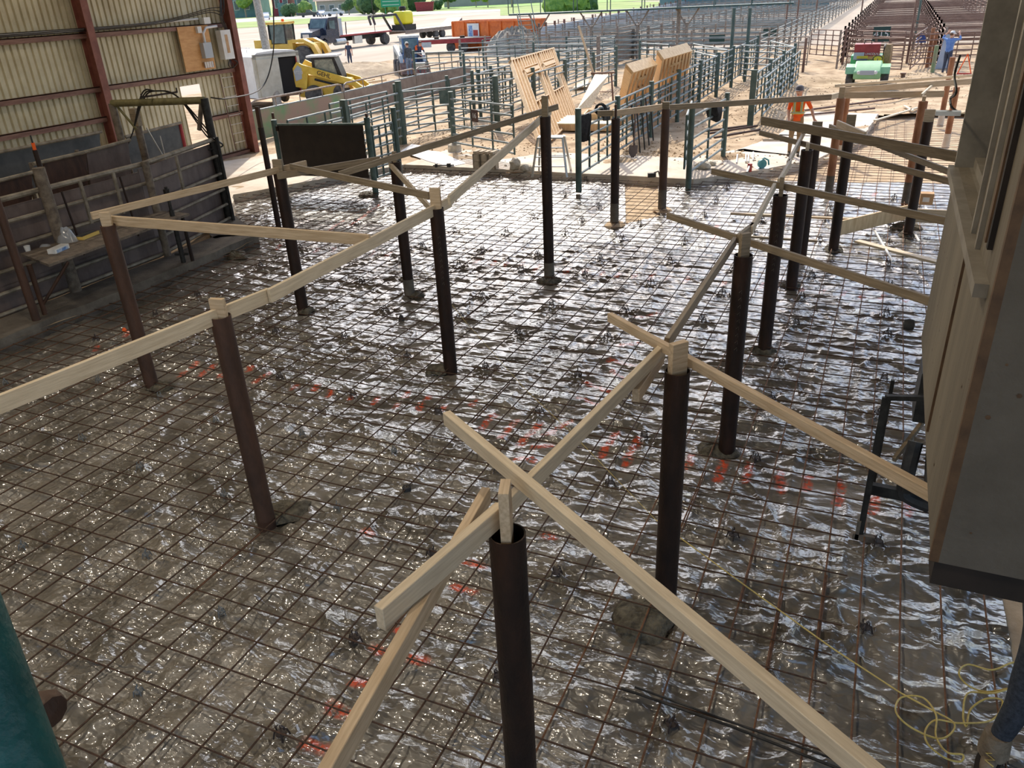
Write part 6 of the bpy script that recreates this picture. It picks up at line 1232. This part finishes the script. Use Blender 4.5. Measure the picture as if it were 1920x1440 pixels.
    kill=[v for v in b.verts if v.co.z<(.015 if cap else -.02) and (v.co.dot(fwd)>(-.02) or v.co.z<(-.06))] ; bmesh.ops.delete(b,geom=kill,context='VERTS')
    mm=bpy.data.meshes.new('hair'); b.to_mesh(mm); b.free(); mm.materials.append(M[hair]); mm.polygons.foreach_set('use_smooth',[True]*len(mm.polygons)); h_=bpy.data.objects.new('hair',mm); C.objects.link(h_); h_.parent=e; h_.location=hd+hup*.025-fwd*.008
    if cap:
        cc=hd+hup*.045; o=MB().lathe([(.098,-.015),(.101,.03),(.088,.075),(.05,.105),(0,.112)],cc,'z',18).build('cap',M[cap],e)
        k=MB(); ang=math.atan2(fwd.y,fwd.x); pts=[]
        for i in range(9): t=ang+(-1.0+2.0*i/8); pts.append((cc.x+.097*math.cos(t),cc.y+.097*math.sin(t)))
        for i in range(9): t=ang+(.85-1.7*i/8); pts.append((cc.x+(.165+.02*math.cos(i-4))*math.cos(t),cc.y+(.165+.02*math.cos(i-4))*math.sin(t)))
        k.prism(pts,cc.z-.018,cc.z-.006,'xy'); k.build('brim',M[cap],o)
    return e
def stand(**kw):
    J=dict(pelvis=(0,0,.96),chest=(0,.0,1.30),neck=(0,.01,1.50),head=(0,.03,1.63),shL=(-.175,0,1.43),shR=(.175,0,1.43),elL=(-.23,-.03,1.15),elR=(.23,-.03,1.15),wrL=(-.25,.05,.91),wrR=(.25,.05,.91),hpL=(-.085,0,.90),hpR=(.085,0,.90),knL=(-.10,.02,.50),knR=(.10,.02,.50),anL=(-.11,-.02,.10),anR=(.11,-.02,.10),toL=(-.13,.15,.03),toR=(.13,.15,.03)); J.update(kw); return J
g=W(1487,292,G)
dirc=math.atan2(-g.y,-g.x)-math.pi/2
wk=person('person','worker in an orange high-visibility shirt and grey cap standing beside the sunlit column',(g.x,g.y,G),dirc-.05,stand(head=(.01,.055,1.62),face=(.3,1,-.3),elL=(-.33,-.02,1.17),wrL=(-.42,.10,.94),elR=(.23,.02,1.14),wrR=(.19,.17,.92)),dict(skin='skin',shirt='hivis',pants='khaki',shoe='shoe'),cap='capg',sleeve=.42)
wk.scale=(1.03,1.03,1.03)
for s_ in (-1,1):
    MB().path([(s_*.085,.135,1.50-.08),(s_*.088,.152,1.34),(s_*.085,.14,1.12),],.018,6).build('reflective_stripe',M['tapes'],wk); 
    MB().path([(s_*.085+.024,.13,1.42),(s_*.088+.024,.147,1.34),(s_*.085+.024,.134,1.12)],.008,5).build('yellow_edge',M['tape'],wk); MB().path([(s_*.085-.024,.13,1.42),(s_*.088-.024,.147,1.34),(s_*.085-.024,.134,1.12)],.008,5).build('yellow_edge',M['tape'],wk)
for z,mt_,r__ in ((1.10,'tapes',.018),(1.125,'tape',.009),(1.075,'tape',.009)): MB().path([(.165*math.cos(t),.130*math.sin(t)+.0,z) for t in [i/20*2*math.pi for i in range(20)]],r__,5,closed=True).build('reflective_belt',M[mt_],wk)
# shirt hem
k=MB(); k.lathe([(.150,.90),(.152,1.0),(.148,1.1)],(0,0,0),'z',22); o=k.build('shirt_hem',M['hivis'],wk); o.scale=(1,.82,1)
g=W(1771,141,G)
dirc=math.atan2(-g.y,-g.x)-math.pi/2
p2=person('person','man in a blue shirt and pale cap raising both arms behind the rusty posts',(g.x,g.y,G),dirc+2.6,stand(elL=(-.42,.05,1.50),wrL=(-.30,.12,1.68),elR=(.40,.05,1.46),wrR=(.26,.14,1.66),face=(.3,1,0)),dict(skin='skin',shirt='blue',pants='navyc',shoe='shoe'),cap='white',sleeve=.8); p2.scale=(1.05,1.05,1.05)
p=W(1765,133,G); simple(MB().slab([p+Vector((-.3,.1,0)),p+Vector((.25,.1,0)),p+Vector((.3,.3,1.6)),p+Vector((-.1,.3,1.6))],.03),'blue_sheet','bluesheet','blue-grey sheet standing beside the man in blue','sheet',p)
p=W(1805,128,G+.3); e=thing('orange_stand','orange frame standing at the edge of the plywood box','stand',p); MB().beam((-.2,0,-.3),(.1,0,.6),.04,.04).build('leg',M['hivis'],e); MB().beam((.4,0,-.3),(.1,0,.6),.04,.04).build('leg',M['hivis'],e); MB().bx(-.2,.4,-.05,.05,-.3,-.2).build('foot_bar',M['redp'],e)
g=W(769,144,G); pa_=person('person','man in a dark jacket, pale cap and jeans standing by the blue loader',(g.x,g.y,G),math.radians(60),stand(face=(.2,1,0)),dict(skin='skin',shirt='greyc',pants='jeansb',shoe='shoe'),cap='cream',sleeve=.95); pa_.scale=(1.1,1.1,1.1)
g=W(789,138,G); pb_=person('person','man in an orange and navy top bending to a wheelbarrow by the blue loader',(g.x,g.y,G),math.radians(250),stand(chest=(0,.06,1.28),neck=(0,.12,1.46),head=(0,.17,1.58),elL=(-.27,.15,1.12),elR=(.27,.15,1.12),wrL=(-.2,.36,1.0),wrR=(.2,.36,1.0)),dict(skin='skin',shirt='navyc',pants='navyc',shoe='shoe'),sleeve=.5); pb_.scale=(1.1,1.1,1.1)
for s_ in (-1,1): MB().path([(s_*.10,.03,1.45),(s_*.17,.0,1.43),(s_*.21,.05,1.32),(s_*.24,.08,1.24)],.066,8).build('orange_sleeve',M['hivis'],pb_)
g=W(658,128,G); pc_=person('person','young person in a dark top standing on the dirt mound',(g.x,g.y,G+.1),math.radians(200),stand(),dict(skin='skin',shirt='navyc',pants='navyc',shoe='shoe'),sleeve=.3); pc_.scale=(.95,.95,.95)
# wheelbarrow
c=at(789,143); e=thing('wheelbarrow','grey and red wheelbarrow in front of the bending man','wheelbarrow',c,math.radians(-60)); k=MB(); k.prism([(-.5,.75),(-.3,.4),(.3,.4),(.6,.8)],-.33,.33); k.build('tray',M['skidw'],e,smooth=False)
for s_ in (-.25,.25): MB().tube((-1.0,s_,.7),(.6,s_*.3,.25),.02,6).build('handle',M['redt'],e); MB().tube((-.3,s_,.5),(-.35,s_,0),.02,6).build('leg',M['redt'],e)
MB().lathe([(0,-.05),(.2,-.05),(.2,.05),(0,.05)],(.62,0,.2),'y',14).build('wheel',M['tyre'],e)
# person cut by the right edge, standing on the film
g=W(1850,1440,.03); 
pd_=person('person','dark jeans leg and tan boot of a person standing at the bottom right edge',(0,0,0),0,stand(toL=(-.12,.17,.035),toR=(.12,.17,.035),anL=(-.11,-.02,.11),anR=(.11,-.02,.11),knR=(.06,.02,.52),hpR=(.04,0,.92),elL=(-.2,-.12,1.2),elR=(.1,-.16,1.2),wrL=(-.14,-.2,1.35),wrR=(.0,-.2,1.35)),dict(skin='skin',shirt='greyc',pants='jeans',shoe='boot'),r=1.35,sleeve=1.0)
rz_=math.radians(165); pd_.rotation_euler=(0,0,rz_)
# right foot (local +x side) lands on g
fx_,fy_=.11*1.04,0.05; ca,sa=math.cos(rz_),math.sin(rz_); pd_.location=(g.x-(ca*fx_-sa*fy_),g.y-(sa*fx_+ca*fy_),.06)
MB().lathe([(.085,.06),(.088,.10),(.075,.24)],(.11,0.0,0),'z',14).build('boot_cuff',M['boot'],pd_); MB().prism([(.05,-.08),(.17,-.08),(.185,.05),(.175,.19),(.13,.235),(.08,.22),(.05,.1)],-.0,.028,'xy').build('boot_sole',M['sole'],pd_)
MB().path([(.085,.13,.085),(.135,.12,.10),(.09,.10,.11),(.14,.09,.125),(.09,.07,.14),(.14,.06,.155)],.006,5).build('boot_lace',M['cord'],pd_)

for o in bpy.data.objects:   # keep every label within its word limit
    l=o.get('label')
    if l and len(l.split())>16: o['label']=' '.join(l.split()[:16]).rstrip(',')
